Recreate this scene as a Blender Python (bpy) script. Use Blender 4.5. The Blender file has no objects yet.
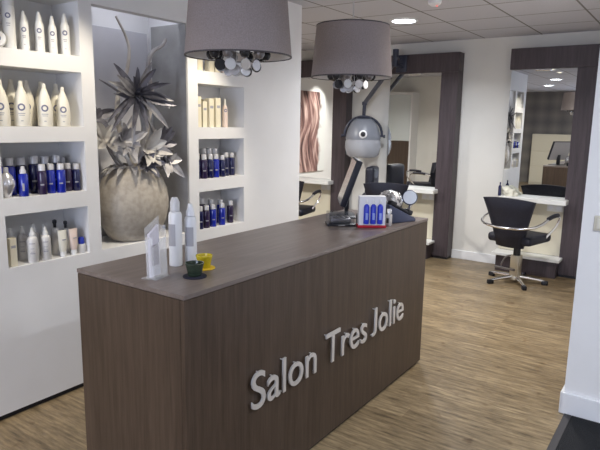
import bpy, bmesh, math, random
from mathutils import Vector, Matrix
random.seed(7)
SC = bpy.context.scene
COL = SC.collection
PI = math.pi

# ------------------------------------------------------------------ materials
def mat(name, color, rough=.5, metal=0., spec=.5, trans=0., alpha=1., emit=None, estr=0., ior=1.45, sheen=0., coat=0.):
    m = bpy.data.materials.new(name); m.use_nodes = True
    b = m.node_tree.nodes['Principled BSDF']
    b.inputs['Base Color'].default_value = (*color, 1)
    b.inputs['Roughness'].default_value = rough
    b.inputs['Metallic'].default_value = metal
    b.inputs['Specular IOR Level'].default_value = spec
    b.inputs['Transmission Weight'].default_value = trans
    b.inputs['Alpha'].default_value = alpha
    b.inputs['IOR'].default_value = ior
    b.inputs['Sheen Weight'].default_value = sheen
    b.inputs['Coat Weight'].default_value = coat
    if emit:
        b.inputs['Emission Color'].default_value = (*emit, 1)
        b.inputs['Emission Strength'].default_value = estr
    return m

def N(m, t, **k):
    n = m.node_tree.nodes.new(t)
    for a, v in k.items(): setattr(n, a, v)
    return n
def LK(m, a, b): m.node_tree.links.new(a, b)
def bsdf(m): return m.node_tree.nodes['Principled BSDF']

def varied(name, c1, c2, scale=(1, 1, 1), nscale=5., detail=4., rough=.5, bump=0., lo=.35, hi=.65, metal=0., spec=.5, dist=.01, sheen=0.):
    """noise-mixed colour in object space"""
    m = mat(name, c1, rough, metal, spec, sheen=sheen)
    tc = N(m, 'ShaderNodeTexCoord'); mp = N(m, 'ShaderNodeMapping')
    mp.inputs['Scale'].default_value = scale
    LK(m, tc.outputs['Object'], mp.inputs['Vector'])
    nz = N(m, 'ShaderNodeTexNoise'); nz.inputs['Scale'].default_value = nscale; nz.inputs['Detail'].default_value = detail
    LK(m, mp.outputs['Vector'], nz.inputs['Vector'])
    cr = N(m, 'ShaderNodeValToRGB')
    cr.color_ramp.elements[0].position = lo; cr.color_ramp.elements[0].color = (*c1, 1)
    cr.color_ramp.elements[1].position = hi; cr.color_ramp.elements[1].color = (*c2, 1)
    LK(m, nz.outputs['Fac'], cr.inputs['Fac'])
    LK(m, cr.outputs['Color'], bsdf(m).inputs['Base Color'])
    if bump:
        bp = N(m, 'ShaderNodeBump'); bp.inputs['Strength'].default_value = bump; bp.inputs['Distance'].default_value = dist
        LK(m, nz.outputs['Fac'], bp.inputs['Height']); LK(m, bp.outputs['Normal'], bsdf(m).inputs['Normal'])
    return m

M = {}
M['wall'] = varied('white_painted_plaster', (.77, .77, .78), (.80, .80, .81), nscale=3, rough=.75, bump=.03)
M['wall_room'] = varied('warm_white_plaster', (.70, .69, .66), (.73, .72, .69), nscale=3, rough=.8, bump=.03)
M['trim'] = mat('white_gloss_trim', (.80, .81, .84), .35)
M['black_trim'] = mat('black_plinth', (.012, .012, .016), .5)
M['stucco'] = varied('grey_niche_back', (.52, .52, .56), (.58, .58, .62), nscale=4, rough=.8)

def wood(name, c1, c2, grain=(14, 14, .7), rough=.42, spec=.4):
    m = mat(name, c1, rough, 0, spec)
    tc = N(m, 'ShaderNodeTexCoord'); mp = N(m, 'ShaderNodeMapping'); mp.inputs['Scale'].default_value = grain
    LK(m, tc.outputs['Object'], mp.inputs['Vector'])
    n1 = N(m, 'ShaderNodeTexNoise'); n1.inputs['Scale'].default_value = 3.; n1.inputs['Detail'].default_value = 6; n1.inputs['Roughness'].default_value = .6
    n2 = N(m, 'ShaderNodeTexNoise'); n2.inputs['Scale'].default_value = 14.; n2.inputs['Detail'].default_value = 3
    LK(m, mp.outputs['Vector'], n1.inputs['Vector']); LK(m, mp.outputs['Vector'], n2.inputs['Vector'])
    ad = N(m, 'ShaderNodeMath', operation='MULTIPLY_ADD'); ad.inputs[1].default_value = .35
    LK(m, n2.outputs['Fac'], ad.inputs[0]); 
    sc = N(m, 'ShaderNodeMath', operation='MULTIPLY'); sc.inputs[1].default_value = .65
    LK(m, n1.outputs['Fac'], sc.inputs[0]); LK(m, sc.outputs[0], ad.inputs[2])
    cr = N(m, 'ShaderNodeValToRGB')
    cr.color_ramp.elements[0].position = .36; cr.color_ramp.elements[0].color = (*c1, 1)
    cr.color_ramp.elements[1].position = .64; cr.color_ramp.elements[1].color = (*c2, 1)
    LK(m, ad.outputs[0], cr.inputs['Fac']); LK(m, cr.outputs['Color'], bsdf(m).inputs['Base Color'])
    bp = N(m, 'ShaderNodeBump'); bp.inputs['Strength'].default_value = .08; bp.inputs['Distance'].default_value = .004
    LK(m, ad.outputs[0], bp.inputs['Height']); LK(m, bp.outputs['Normal'], bsdf(m).inputs['Normal'])
    return m
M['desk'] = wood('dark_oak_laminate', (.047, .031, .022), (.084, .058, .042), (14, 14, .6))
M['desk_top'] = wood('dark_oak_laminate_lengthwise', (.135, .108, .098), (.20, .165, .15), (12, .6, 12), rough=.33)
M['frame'] = wood('wenge_laminate', (.048, .037, .043), (.084, .067, .075), (12, 12, .6))
M['letter'] = mat('brushed_steel', (.74, .72, .71), .42, .55)
M['steel'] = mat('chrome', (.82, .82, .84), .12, 1.)
M['mirror'] = mat('silvered_glass', (.86, .88, .88), .0, 1.)
M['black'] = mat('black_plastic', (.012, .013, .018), .35)
M['leather'] = varied('black_leatherette', (.006, .007, .016), (.010, .011, .022), nscale=60, rough=.46, bump=.12, dist=.002)
M['cream'] = mat('cream_laminate', (.66, .62, .50), .5)
M['ledge'] = mat('white_laminate', (.78, .78, .76), .35)
M['linen'] = varied('taupe_shade_fabric', (.29, .25, .245), (.35, .305, .30), scale=(1, 1, 1), nscale=220, detail=2, rough=.9, bump=.15, dist=.001, spec=.1)
M['lining'] = mat('white_shade_lining', (.75, .72, .70), .6)
M['rimm'] = mat('dark_rim_tape', (.06, .05, .055), .6)

# floor : boards running along X
def floor_mat():
    m = mat('light_oak_vinyl', (.4, .3, .2), .33, 0, .45)
    tc = N(m, 'ShaderNodeTexCoord')
    br = N(m, 'ShaderNodeTexBrick'); br.offset = .37; br.squash = 1
    br.inputs['Scale'].default_value = 1; br.inputs['Brick Width'].default_value = 1.2; br.inputs['Row Height'].default_value = .12
    br.inputs['Mortar Size'].default_value = .0012; br.inputs['Bias'].default_value = 0
    br.inputs['Color1'].default_value = (.200, .150, .085, 1); br.inputs['Color2'].default_value = (.275, .212, .124, 1); br.inputs['Mortar'].default_value = (.20, .14, .08, 1)
    LK(m, tc.outputs['Object'], br.inputs['Vector'])
    mp = N(m, 'ShaderNodeMapping'); mp.inputs['Scale'].default_value = (2.4, 17, 1)
    LK(m, tc.outputs['Object'], mp.inputs['Vector'])
    n = N(m, 'ShaderNodeTexNoise'); n.inputs['Scale'].default_value = 2.4; n.inputs['Detail'].default_value = 7; n.inputs['Roughness'].default_value = .65
    LK(m, mp.outputs['Vector'], n.inputs['Vector'])
    cr = N(m, 'ShaderNodeValToRGB')
    cr.color_ramp.elements[0].position = .32; cr.color_ramp.elements[0].color = (.42, .40, .40, 1)
    cr.color_ramp.elements[1].position = .68; cr.color_ramp.elements[1].color = (1.38, 1.36, 1.36, 1)
    LK(m, n.outputs['Fac'], cr.inputs['Fac'])
    mx = N(m, 'ShaderNodeMix', data_type='RGBA', blend_type='MULTIPLY'); mx.inputs['Factor'].default_value = 1
    LK(m, br.outputs['Color'], mx.inputs['A']); LK(m, cr.outputs['Color'], mx.inputs['B'])
    n3 = N(m, 'ShaderNodeTexNoise'); n3.inputs['Scale'].default_value = 9; n3.inputs['Detail'].default_value = 2
    LK(m, tc.outputs['Object'], n3.inputs['Vector'])
    cr3 = N(m, 'ShaderNodeValToRGB')
    cr3.color_ramp.elements[0].position = .26; cr3.color_ramp.elements[0].color = (.55, .45, .38, 1)
    cr3.color_ramp.elements[1].position = .36; cr3.color_ramp.elements[1].color = (1, 1, 1, 1)
    LK(m, n3.outputs['Fac'], cr3.inputs['Fac'])
    m2 = N(m, 'ShaderNodeMix', data_type='RGBA', blend_type='MULTIPLY'); m2.inputs['Factor'].default_value = .8
    LK(m, mx.outputs['Result'], m2.inputs['A']); LK(m, cr3.outputs['Color'], m2.inputs['B'])
    LK(m, m2.outputs['Result'], bsdf(m).inputs['Base Color'])
    mr = N(m, 'ShaderNodeMapRange'); mr.inputs['To Min'].default_value = .26; mr.inputs['To Max'].default_value = .46
    LK(m, n.outputs['Fac'], mr.inputs['Value']); LK(m, mr.outputs['Result'], bsdf(m).inputs['Roughness'])
    bp = N(m, 'ShaderNodeBump'); bp.inputs['Strength'].default_value = .12; bp.inputs['Distance'].default_value = .003
    LK(m, n.outputs['Fac'], bp.inputs['Height']); LK(m, bp.outputs['Normal'], bsdf(m).inputs['Normal'])
    return m
M['floor'] = floor_mat()

def ceil_mat():
    m = mat('ceiling_tiles', (.6, .6, .6), .9, 0, .1)
    tc = N(m, 'ShaderNodeTexCoord'); sp = N(m, 'ShaderNodeSeparateXYZ'); LK(m, tc.outputs['Object'], sp.inputs[0])
    def lines(out, pitch, off):
        a = N(m, 'ShaderNodeMath', operation='ADD'); a.inputs[1].default_value = -off + 40 * pitch; LK(m, out, a.inputs[0])
        w = N(m, 'ShaderNodeMath', operation='PINGPONG'); w.inputs[1].default_value = pitch / 2; LK(m, a.outputs[0], w.inputs[0])
        l = N(m, 'ShaderNodeMath', operation='LESS_THAN'); l.inputs[1].default_value = .0085; LK(m, w.outputs[0], l.inputs[0]); return l
    a = lines(sp.outputs['X'], .6125, -.93); b = lines(sp.outputs['Y'], .61, 5.515)
    mxm = N(m, 'ShaderNodeMath', operation='MAXIMUM'); LK(m, a.outputs[0], mxm.inputs[0]); LK(m, b.outputs[0], mxm.inputs[1])
    nz = N(m, 'ShaderNodeTexNoise'); nz.inputs['Scale'].default_value = 90; nz.inputs['Detail'].default_value = 3
    LK(m, tc.outputs['Object'], nz.inputs['Vector'])
    cr = N(m, 'ShaderNodeValToRGB'); cr.color_ramp.elements[0].color = (.52, .52, .57, 1); cr.color_ramp.elements[1].color = (.64, .64, .70, 1)
    LK(m, nz.outputs['Fac'], cr.inputs['Fac'])
    mx = N(m, 'ShaderNodeMix', data_type='RGBA'); LK(m, mxm.outputs[0], mx.inputs['Factor']); LK(m, cr.outputs['Color'], mx.inputs['A'])
    mx.inputs['B'].default_value = (.22, .21, .21, 1)
    LK(m, mx.outputs['Result'], bsdf(m).inputs['Base Color'])
    return m
M['ceiling'] = ceil_mat()

def wallpaper_mat():
    m = mat('quilted_wallpaper', (.2, .2, .2), .6)
    tc = N(m, 'ShaderNodeTexCoord'); mp = N(m, 'ShaderNodeMapping'); mp.inputs['Rotation'].default_value = (0, PI / 4, 0)
    mp.inputs['Scale'].default_value = (1, 1, 1)
    LK(m, tc.outputs['Object'], mp.inputs['Vector'])
    w = N(m, 'ShaderNodeTexVoronoi', distance='MANHATTAN'); w.inputs['Scale'].default_value = 2.6; w.inputs['Randomness'].default_value = 0
    LK(m, tc.outputs['Object'], w.inputs['Vector'])
    cr = N(m, 'ShaderNodeValToRGB'); cr.color_ramp.elements[0].color = (.30, .28, .25, 1); cr.color_ramp.elements[1].color = (.16, .15, .15, 1)
    LK(m, w.outputs['Distance'], cr.inputs['Fac']); LK(m, cr.outputs['Color'], bsdf(m).inputs['Base Color'])
    return m
M['wallpaper'] = wallpaper_mat()

# ------------------------------------------------------------------ mesh helpers
def box(bm, x0, x1, y0, y1, z0, z1, mx=None):
    r = bmesh.ops.create_cube(bm, size=1)
    T = Matrix.Translation(((x0 + x1) / 2, (y0 + y1) / 2, (z0 + z1) / 2)) @ Matrix.Diagonal((x1 - x0, y1 - y0, z1 - z0, 1))
    if mx is not None: T = mx @ T
    bmesh.ops.transform(bm, matrix=T, verts=r['verts']); return r['verts']
def bev(bm, w, seg=2):
    bmesh.ops.bevel(bm, geom=bm.edges[:], offset=w, segments=seg, profile=.5, affect='EDGES', clamp_overlap=True)
def bbox(bm, x0, x1, y0, y1, z0, z1, w=.004, seg=2, mx=None):
    t = bmesh.new(); box(t, x0, x1, y0, y1, z0, z1); bev(t, w, seg)
    if mx is not None: bmesh.ops.transform(t, matrix=mx, verts=t.verts)
    me = bpy.data.meshes.new('t'); t.to_mesh(me); bm.from_mesh(me); bpy.data.meshes.remove(me); t.free()
def lathe(bm, prof, seg=24, c=(0, 0, 0), mx=None, sx=1., sy=1.):
    """prof: list of (r, z) bottom to top; r=0 closes"""
    rings = []
    for r, z in prof:
        if r < 1e-6: rings.append([bm.verts.new((c[0], c[1], c[2] + z))])
        else: rings.append([bm.verts.new((c[0] + sx * r * math.cos(2 * PI * i / seg), c[1] + sy * r * math.sin(2 * PI * i / seg), c[2] + z)) for i in range(seg)])
    for a, b in zip(rings, rings[1:]):
        if len(a) == 1 and len(b) == 1: continue
        for i in range(seg):
            j = (i + 1) % seg
            if len(a) == 1: bm.faces.new((a[0], b[j], b[i]))
            elif len(b) == 1: bm.faces.new((a[i], a[j], b[0]))
            else: bm.faces.new((a[i], a[j], b[j], b[i]))
    if mx is not None: bmesh.ops.transform(bm, matrix=mx, verts=[v for r in rings for v in r])
def tube(bm, pts, rad, seg=10, cap=True):
    pts = [Vector(p) for p in pts]
    rr = rad if isinstance(rad, (list, tuple)) else [rad] * len(pts)
    rings = []; prev = None
    for i, p in enumerate(pts):
        d = (pts[min(i + 1, len(pts) - 1)] - pts[max(i - 1, 0)]).normalized()
        if prev is None:
            n = d.cross(Vector((0, 0, 1)))
            if n.length < .01: n = d.cross(Vector((1, 0, 0)))
            n.normalize()
        else:
            n = prev - d * prev.dot(d); n.normalize()
        prev = n; b = d.cross(n)
        rings.append([bm.verts.new(p + (n * math.cos(2 * PI * k / seg) + b * math.sin(2 * PI * k / seg)) * rr[i]) for k in range(seg)])
    for a, b in zip(rings, rings[1:]):
        for k in range(seg):
            j = (k + 1) % seg; bm.faces.new((a[k], a[j], b[j], b[k]))
    if cap:
        bm.faces.new(rings[0][::-1]); bm.faces.new(rings[-1])
def spline(pts, n=8):
    pts = [Vector(p) for p in pts]; out = []
    P = [pts[0] * 2 - pts[1]] + pts + [pts[-1] * 2 - pts[-2]]
    for i in range(1, len(P) - 2):
        for k in range(n):
            t = k / n; a, b, c, d = P[i - 1:i + 3]
            out.append(.5 * ((2 * b) + (c - a) * t + (2 * a - 5 * b + 4 * c - d) * t * t + (3 * b - a - 3 * c + d) * t ** 3))
    out.append(pts[-1]); return out
def obj(name, bm, m, parent=None, smooth=False, loc=None, recalc=True):
    if recalc: bmesh.ops.recalc_face_normals(bm, faces=bm.faces[:])
    me = bpy.data.meshes.new(name); bm.to_mesh(me); bm.free()
    me.materials.append(m)
    o = bpy.data.objects.new(name, me); COL.objects.link(o)
    if smooth:
        me.polygons.foreach_set('use_smooth', [True] * len(me.polygons))
        try: me.set_sharp_from_angle(angle=math.radians(38))
        except Exception: pass
    if parent: o.parent = parent
    if loc: o.location = loc
    return o
def tag(o, label, cat=None, group=None):
    o['label'] = label
    if cat: o['category'] = cat
    if group: o['group'] = group
    return o
def thing(name, label, cat, loc=(0, 0, 0), rz=0, group=None):
    o = bpy.data.objects.new(name, None); COL.objects.link(o); o.location = loc; o.rotation_euler = (0, 0, rz)
    o.empty_display_size = .05
    return tag(o, label, cat, group)
def struct(name, bm, m, parent=None, label=None, smooth=False):
    o = obj(name, bm, m, parent, smooth)
    if not parent: o['kind'] = 'structure'
    if label: o['label'] = label
    return o
def copy_tree(o, parent=None):
    c = o.copy(); COL.objects.link(c)
    if parent: c.parent = parent
    for ch in list(o.children): copy_tree(ch, c)
    return c
def B(): return bmesh.new()

# ------------------------------------------------------------------ room shell
XW = -2.91; CZ = 2.575; YB = 6.73
bm = B(); box(bm, -6.1, 1.5, -4.5, 6.9, -.1, 0); struct('floor', bm, M['floor'])
bm = B(); box(bm, -6.1, 1.5, -4.5, 6.9, CZ, CZ + .08); struct('ceiling', bm, M['ceiling'])
bm = B(); box(bm, -6.1, -.485, YB, YB + .12, 0, CZ); struct('wall_back', bm, M['wall_room'], label='cream white wall behind the mirrors')
bm = B(); box(bm, -6.12, -6.0, 1.75, YB, 0, CZ); struct('wall_far_left', bm, M['wall'])
bm = B(); box(bm, -6.12, -3.33, 1.6, 1.75, 0, CZ); struct('wall_partition', bm, M['wall_room'])
bm = B(); box(bm, -4.95, -4.85, -4.4, 1.6, 0, CZ); struct('wall_entrance_side', bm, M['wall_room'])
bm = B(); box(bm, -.485, 1.5, 3.36, 3.5, 0, CZ); box(bm, -.485, -.37, 3.5, YB, 0, CZ); struct('wall_right', bm, M['wall'], label='white wall end at the right beside the entrance mat')
# front wall with a shop window behind the photographer
bm = B()
box(bm, -4.95, -2.1, -4.42, -4.3, 0, CZ)
struct('wall_front', bm, M['wallpaper'], label='quilted grey patterned wallpaper behind the reception')
bm = B()
box(bm, -2.1, 1.5, -4.42, -4.3, 2.35, CZ); box(bm, -2.1, 1.5, -4.42, -4.3, 0, .35); box(bm, -2.1, -1.9, -4.42, -4.3, .35, 2.35); box(bm, 1.3, 1.5, -4.42, -4.3, .35, 2.35)
struct('wall_street', bm, M['wall'])
bm = B()
for x0, x1 in ((-1.9, -1.85), (-.33, -.27), (1.25, 1.3)): box(bm, x0, x1, -4.40, -4.33, .35, 2.35)
for z0, z1 in ((.35, .4), (2.3, 2.35)): box(bm, -1.85, 1.25, -4.40, -4.33, z0, z1)
wf = struct('window_1', bm, M['trim'], label='large shop window with white frame')
gm = bpy.data.materials.new('window_glass'); gm.use_nodes = True
nt = gm.node_tree; nt.nodes.clear()
o_ = nt.nodes.new('ShaderNodeOutputMaterial'); mx_ = nt.nodes.new('ShaderNodeMixShader'); tr_ = nt.nodes.new('ShaderNodeBsdfTransparent'); gl_ = nt.nodes.new('ShaderNodeBsdfGlossy')
gl_.inputs['Roughness'].default_value = .02; mx_.inputs['Fac'].default_value = .08
nt.links.new(tr_.outputs[0], mx_.inputs[1]); nt.links.new(gl_.outputs[0], mx_.inputs[2]); nt.links.new(mx_.outputs[0], o_.inputs[0])
bm = B(); box(bm, -1.85, 1.25, -4.37, -4.36, .4, 2.3); obj('window_pane', bm, gm, wf)
bm = B(); box(bm, 1.4, 1.5, -4.3, 3.36, 0, CZ); struct('wall_entrance', bm, M['wall'])
# skirtings
bm = B(); bbox(bm, -2.385, -1.84, YB - .016, YB, 0, .105, .003); bbox(bm, -3.84, -3.27, YB - .016, YB, 0, .105, .003); bbox(bm, -5.98, -4.75, YB - .016, YB, 0, .105, .003)
struct('baseboard_back', bm, M['trim'])
bm = B(); bbox(bm, -.50, 1.38, 3.342, 3.36, 0, .125, .004); bbox(bm, -.502, -.485, 3.342, YB, 0, .125, .004); struct('baseboard_right', bm, M['trim'], label='tall white skirting of the wall end at the right')

# shelf wall with niches (depth field extruded)
ys = [1.38, 1.53, 2.02, 2.105, 2.84, 2.935, 3.425, 4.18]
zs = [.03, .822, 1.10, 1.19, 1.475, 1.557, 1.857, 1.945, 2.24, CZ]
ND = .25; VD = .38
def depth(i, j):
    if i in (1, 5) and j in (1, 3, 5, 7): return ND
    if i == 3 and 1 <= j: return VD
    return 0
bm = B()
ny, nz_ = len(ys) - 1, len(zs) - 1
def quad(*p):
    bm.faces.new([bm.verts.new(q) for q in p])
XB = -3.33
for i in range(ny):
    for j in range(nz_):
        x = XW - depth(i, j); y0, y1, z0, z1 = ys[i], ys[i + 1], zs[j], zs[j + 1]
        quad((x, y0, z0), (x, y1, z0), (x, y1, z1), (x, y0, z1))
        if i + 1 < ny:
            x2 = XW - depth(i + 1, j)
            if x2 != x: quad((x, y1, z0), (x2, y1, z0), (x2, y1, z1), (x, y1, z1))
        if j + 1 < nz_:
            x2 = XW - depth(i, j + 1)
            if x2 != x: quad((x, y0, z1), (x, y1, z1), (x2, y1, z1), (x2, y0, z1))
ya, yb, za, zb = ys[0], ys[-1], zs[0], zs[-1]
quad((XW, ya, za), (XB, ya, za), (XB, ya, zb), (XW, ya, zb)); quad((XW, yb, za), (XB, yb, za), (XB, yb, zb), (XW, yb, zb))
quad((XB, ya, za), (XB, yb, za), (XB, yb, zb), (XB, ya, zb)); quad((XW, ya, za), (XW, yb, za), (XB, yb, za), (XB, ya, za)); quad((XW, ya, zb), (XW, yb, zb), (XB, yb, zb), (XB, ya, zb))
bmesh.ops.remove_doubles(bm, verts=bm.verts[:], dist=1e-4)
box(bm, XW - .07, XW - .0002, 2.1052, 2.8398, 2.24, CZ)
struct('wall_left', bm, M['wall'], label='white wall with recessed product niches and a vase alcove')
bm = B(); box(bm, XB, -2.925, ya + .01, yb - .01, 0, .03); struct('trim_1', bm, M['black_trim'], label='black recessed kick strip under the niche wall')
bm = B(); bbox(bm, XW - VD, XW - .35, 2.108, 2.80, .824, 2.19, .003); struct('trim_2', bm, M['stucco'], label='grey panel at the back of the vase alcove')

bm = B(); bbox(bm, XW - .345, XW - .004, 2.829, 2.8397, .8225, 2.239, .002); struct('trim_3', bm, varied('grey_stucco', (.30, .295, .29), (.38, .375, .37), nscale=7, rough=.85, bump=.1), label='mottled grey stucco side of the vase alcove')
# ------------------------------------------------------------------ reception desk
DX0, DX1, DY0, DY1 = -2.035, -1.42, 1.35, 3.52
desk = thing('reception_desk', 'long dark wood reception desk with steel lettering on its front', 'desk', ((DX0 + DX1) / 2, (DY0 + DY1) / 2, 0))
def dpt(name, bm, m, **k):
    o = obj(name, bm, m, desk, **k); o.matrix_parent_inverse = Matrix.Translation(-desk.location); return o
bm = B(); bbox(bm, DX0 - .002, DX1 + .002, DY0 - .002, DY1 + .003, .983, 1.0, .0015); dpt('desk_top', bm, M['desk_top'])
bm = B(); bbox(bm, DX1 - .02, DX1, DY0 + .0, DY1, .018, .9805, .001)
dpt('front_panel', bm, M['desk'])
bm = B(); bbox(bm, DX0, DX1 - .0215, DY0, DY0 + .02, .018, .9805, .001); dpt('side_panel', bm, M['desk'])
bm = B(); bbox(bm, DX0, DX1 - .0215, DY1 - .02, DY1, .018, .9805, .001); dpt('side_panel', bm, M['desk'])
bm = B(); box(bm, DX0 + .12, DX1 - .022, DY0 + .022, DY1 - .022, .45, .47); dpt('inner_shelf', bm, M['desk'])
bm = B(); box(bm, DX0 + .03, DX1 - .012, DY0 + .012, DY1 - .04, 0, .018); dpt('plinth', bm, M['black_trim'])
# lettering
def text_curve(s):
    c = bpy.data.curves.new('txt', 'FONT'); c.body = s; c.size = 1; c.extrude = .03; c.offset = 0.0; c.resolution_u = 6
    return c
def text_mesh(s):
    c = text_curve(s); o = bpy.data.objects.new('txt', c); COL.objects.link(o)
    bpy.context.view_layer.update()
    me = bpy.data.meshes.new_from_object(o.evaluated_get(bpy.context.evaluated_depsgraph_get()))
    bpy.data.objects.remove(o); bpy.data.curves.remove(c); return me
def ext(me): 
    xs = [v.co.x for v in me.vertices]; return min(xs), max(xs)
TXT = 'Salon Tres Jolie'
full = text_mesh(TXT); f0, f1 = ext(full)
hh = text_mesh('l'); caph = max(v.co.y for v in hh.vertices)
LY0, LY1, LZ, LH = 1.70, 3.165, .420, .163
sx = (LY1 - LY0) / (f1 - f0); sz = LH / max(v.co.y for v in text_mesh('S').vertices)
for k, ch in enumerate(TXT):
    if ch == ' ': continue
    me = text_mesh(ch); off = ext(text_mesh(TXT[:k + 1]))[1] - ext(me)[1]
    if ch == 'J':      # the sign's J stands on the line
        mn = min(v.co.y for v in me.vertices); mxx = max(v.co.y for v in me.vertices); T_ = max(v.co.y for v in text_mesh('T').vertices)
        for v in me.vertices: v.co.y = (v.co.y - mn) / (mxx - mn) * T_
    # letter plane: x->world y, y->world z, z-> world x
    for v in me.vertices:
        x, y, z = v.co
        v.co = (DX1 + .012 + (z + .03) * .13, LY0 + (x + off - f0) * sx, LZ + y * sz)
    me.materials.append(M['letter'])
    o = bpy.data.objects.new('letter', me); COL.objects.link(o); o.parent = desk; o.matrix_parent_inverse = Matrix.Translation(-desk.location)
    o['label'] = 'brushed steel letter %s of the salon name' % ch
    bm = B()
    ys_ = [v.co.y for v in me.vertices]; zs_ = [v.co.z for v in me.vertices]
    # stand-off pins behind each letter: placed under a vertex so they touch the stroke
    for q in (min(me.vertices, key=lambda v: v.co.z), max(me.vertices, key=lambda v: v.co.z)):
        cy = sum(ys_) / len(ys_) * .15 + q.co.y * .85
        tube(bm, [(DX1 + .0005, cy, q.co.z * .93 + (LZ + LH / 2) * .07), (DX1 + .0125, cy, q.co.z * .93 + (LZ + LH / 2) * .07)], .003, 6)
    s = obj('pin', bm, M['letter'], o)

# ------------------------------------------------------------------ mirror stations
def station(xr, label, mlabel=None):
    """local: X from -.88 (left) to 0 (right edge), y 0 at the wall, front towards -y"""
    t = thing('mirror_station', label, 'mirror', (xr, YB, 0), 0, None)
    xl = -.88
    bm = B(); bbox(bm, xl, 0, -.16, 0, 2.205, 2.425, .002); obj('top_rail', bm, M['frame'], t)
    bm = B(); bbox(bm, -.205, 0, -.16, 0, .03, 2.204, .002); obj('side_post', bm, M['frame'], t)
    bm = B(); box(bm, -.195, -.01, -.15, 0, 0, .03); obj('post_foot', bm, M['black_trim'], t)
    bm = B(); box(bm, xl + .012, -.2055, -.13, -.1, .82, 2.2045); obj('mirror_glass', bm, M['mirror'], t)
    bm = B(); box(bm, xl + .03, -.2055, -.099, -.02, .2, 2.2); obj('back_board', bm, M['frame'], t)
    bm = B(); bbox(bm, xl + .03, -.165, -.30, -.131, .792, .842, .006, 3); obj('vanity_shelf', bm, M['ledge'], t)
    bm = B(); box(bm, xl + .012, -.2055, -.11, -.1, .215, .80); obj('lower_panel', bm, M['cream'], t)
    bm = B(); bbox(bm, xl + .0, -.17, -.34, -.111, .185, .213, .004); obj('foot_ledge', bm, M['ledge'], t)
    bm = B(); bbox(bm, xl + .04, -.2055, -.29, -.06, 0, .184, .002); obj('base_cabinet', bm, M['frame'], t)
    bm = B(); bbox(bm, -.38, -.22, -.128, -.1105, .70, .78, .004); so = obj('socket', bm, M['ledge'], t); so['label'] = 'white double wall socket'
    bm = B()
    for x in (-.34, -.26):
        lathe(bm, [(0, 0), (.024, 0), (.024, .003), (0, .003)], 20, mx=Matrix.Translation((x, -.1281, .74)) @ Matrix.Rotation(PI / 2, 4, 'X'))
    obj('outlet', bm, M['trim'], so)
    # two little mirror lamps under the top rail
    bm = B(); bbox(bm, -.62, -.46, -.158, -.133, 2.185, 2.2035, .003); obj('lamp_bar', bm, M['steel'], t)
    return t
station(-.93, 'tall dark framed styling mirror at the right, reflecting the reception desk')
station(-2.38, 'tall dark framed styling mirror in the middle, behind the hood dryer')
station(-3.85, 'tall dark framed styling mirror at the far left, showing the hair poster')

# ------------------------------------------------------------------ styling chair
def taper_slab(bm, zb, zt, wb, wt, th, yb, yt, arc=.02, n=10, rows=8, flare=1.3):
    """upholstered back: front face at +y, rows up, columns across, closed"""
    F = []; K = []
    for r in range(rows + 1):
        t = r / rows; fr = []; kr = []
        for c in range(n + 1):
            u = c / n * 2 - 1; w = wb + (wt - wb) * t ** flare
            x = u * w / 2; z = zb + (zt - zb) * t + arc * (1 - u * u) * t - .03 * (1 - t) * 0
            y = yb + (yt - yb) * t + .05 * u * u * 1.0
            e = min(1, (1 - abs(u)) * 5) ** .5 * min(1, min(t, 1 - t) * 7 + .0) ** .5
            h = th / 2 * (.35 + .65 * e)
            fr.append(bm.verts.new((x, y + h, z))); kr.append(bm.verts.new((x, y - h, z)))
        F.append(fr); K.append(kr)
    for r in range(rows):
        for c in range(n):
            bm.faces.new((F[r][c], F[r][c + 1], F[r + 1][c + 1], F[r + 1][c])); bm.faces.new((K[r][c + 1], K[r][c], K[r + 1][c], K[r + 1][c + 1]))
    for r in range(rows):
        bm.faces.new((F[r][0], F[r + 1][0], K[r + 1][0], K[r][0])); bm.faces.new((F[r + 1][n], F[r][n], K[r][n], K[r + 1][n]))
    for c in range(n):
        bm.faces.new((F[0][c + 1], F[0][c], K[0][c], K[0][c + 1])); bm.faces.new((F[rows][c], F[rows][c + 1], K[rows][c + 1], K[rows][c]))

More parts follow.
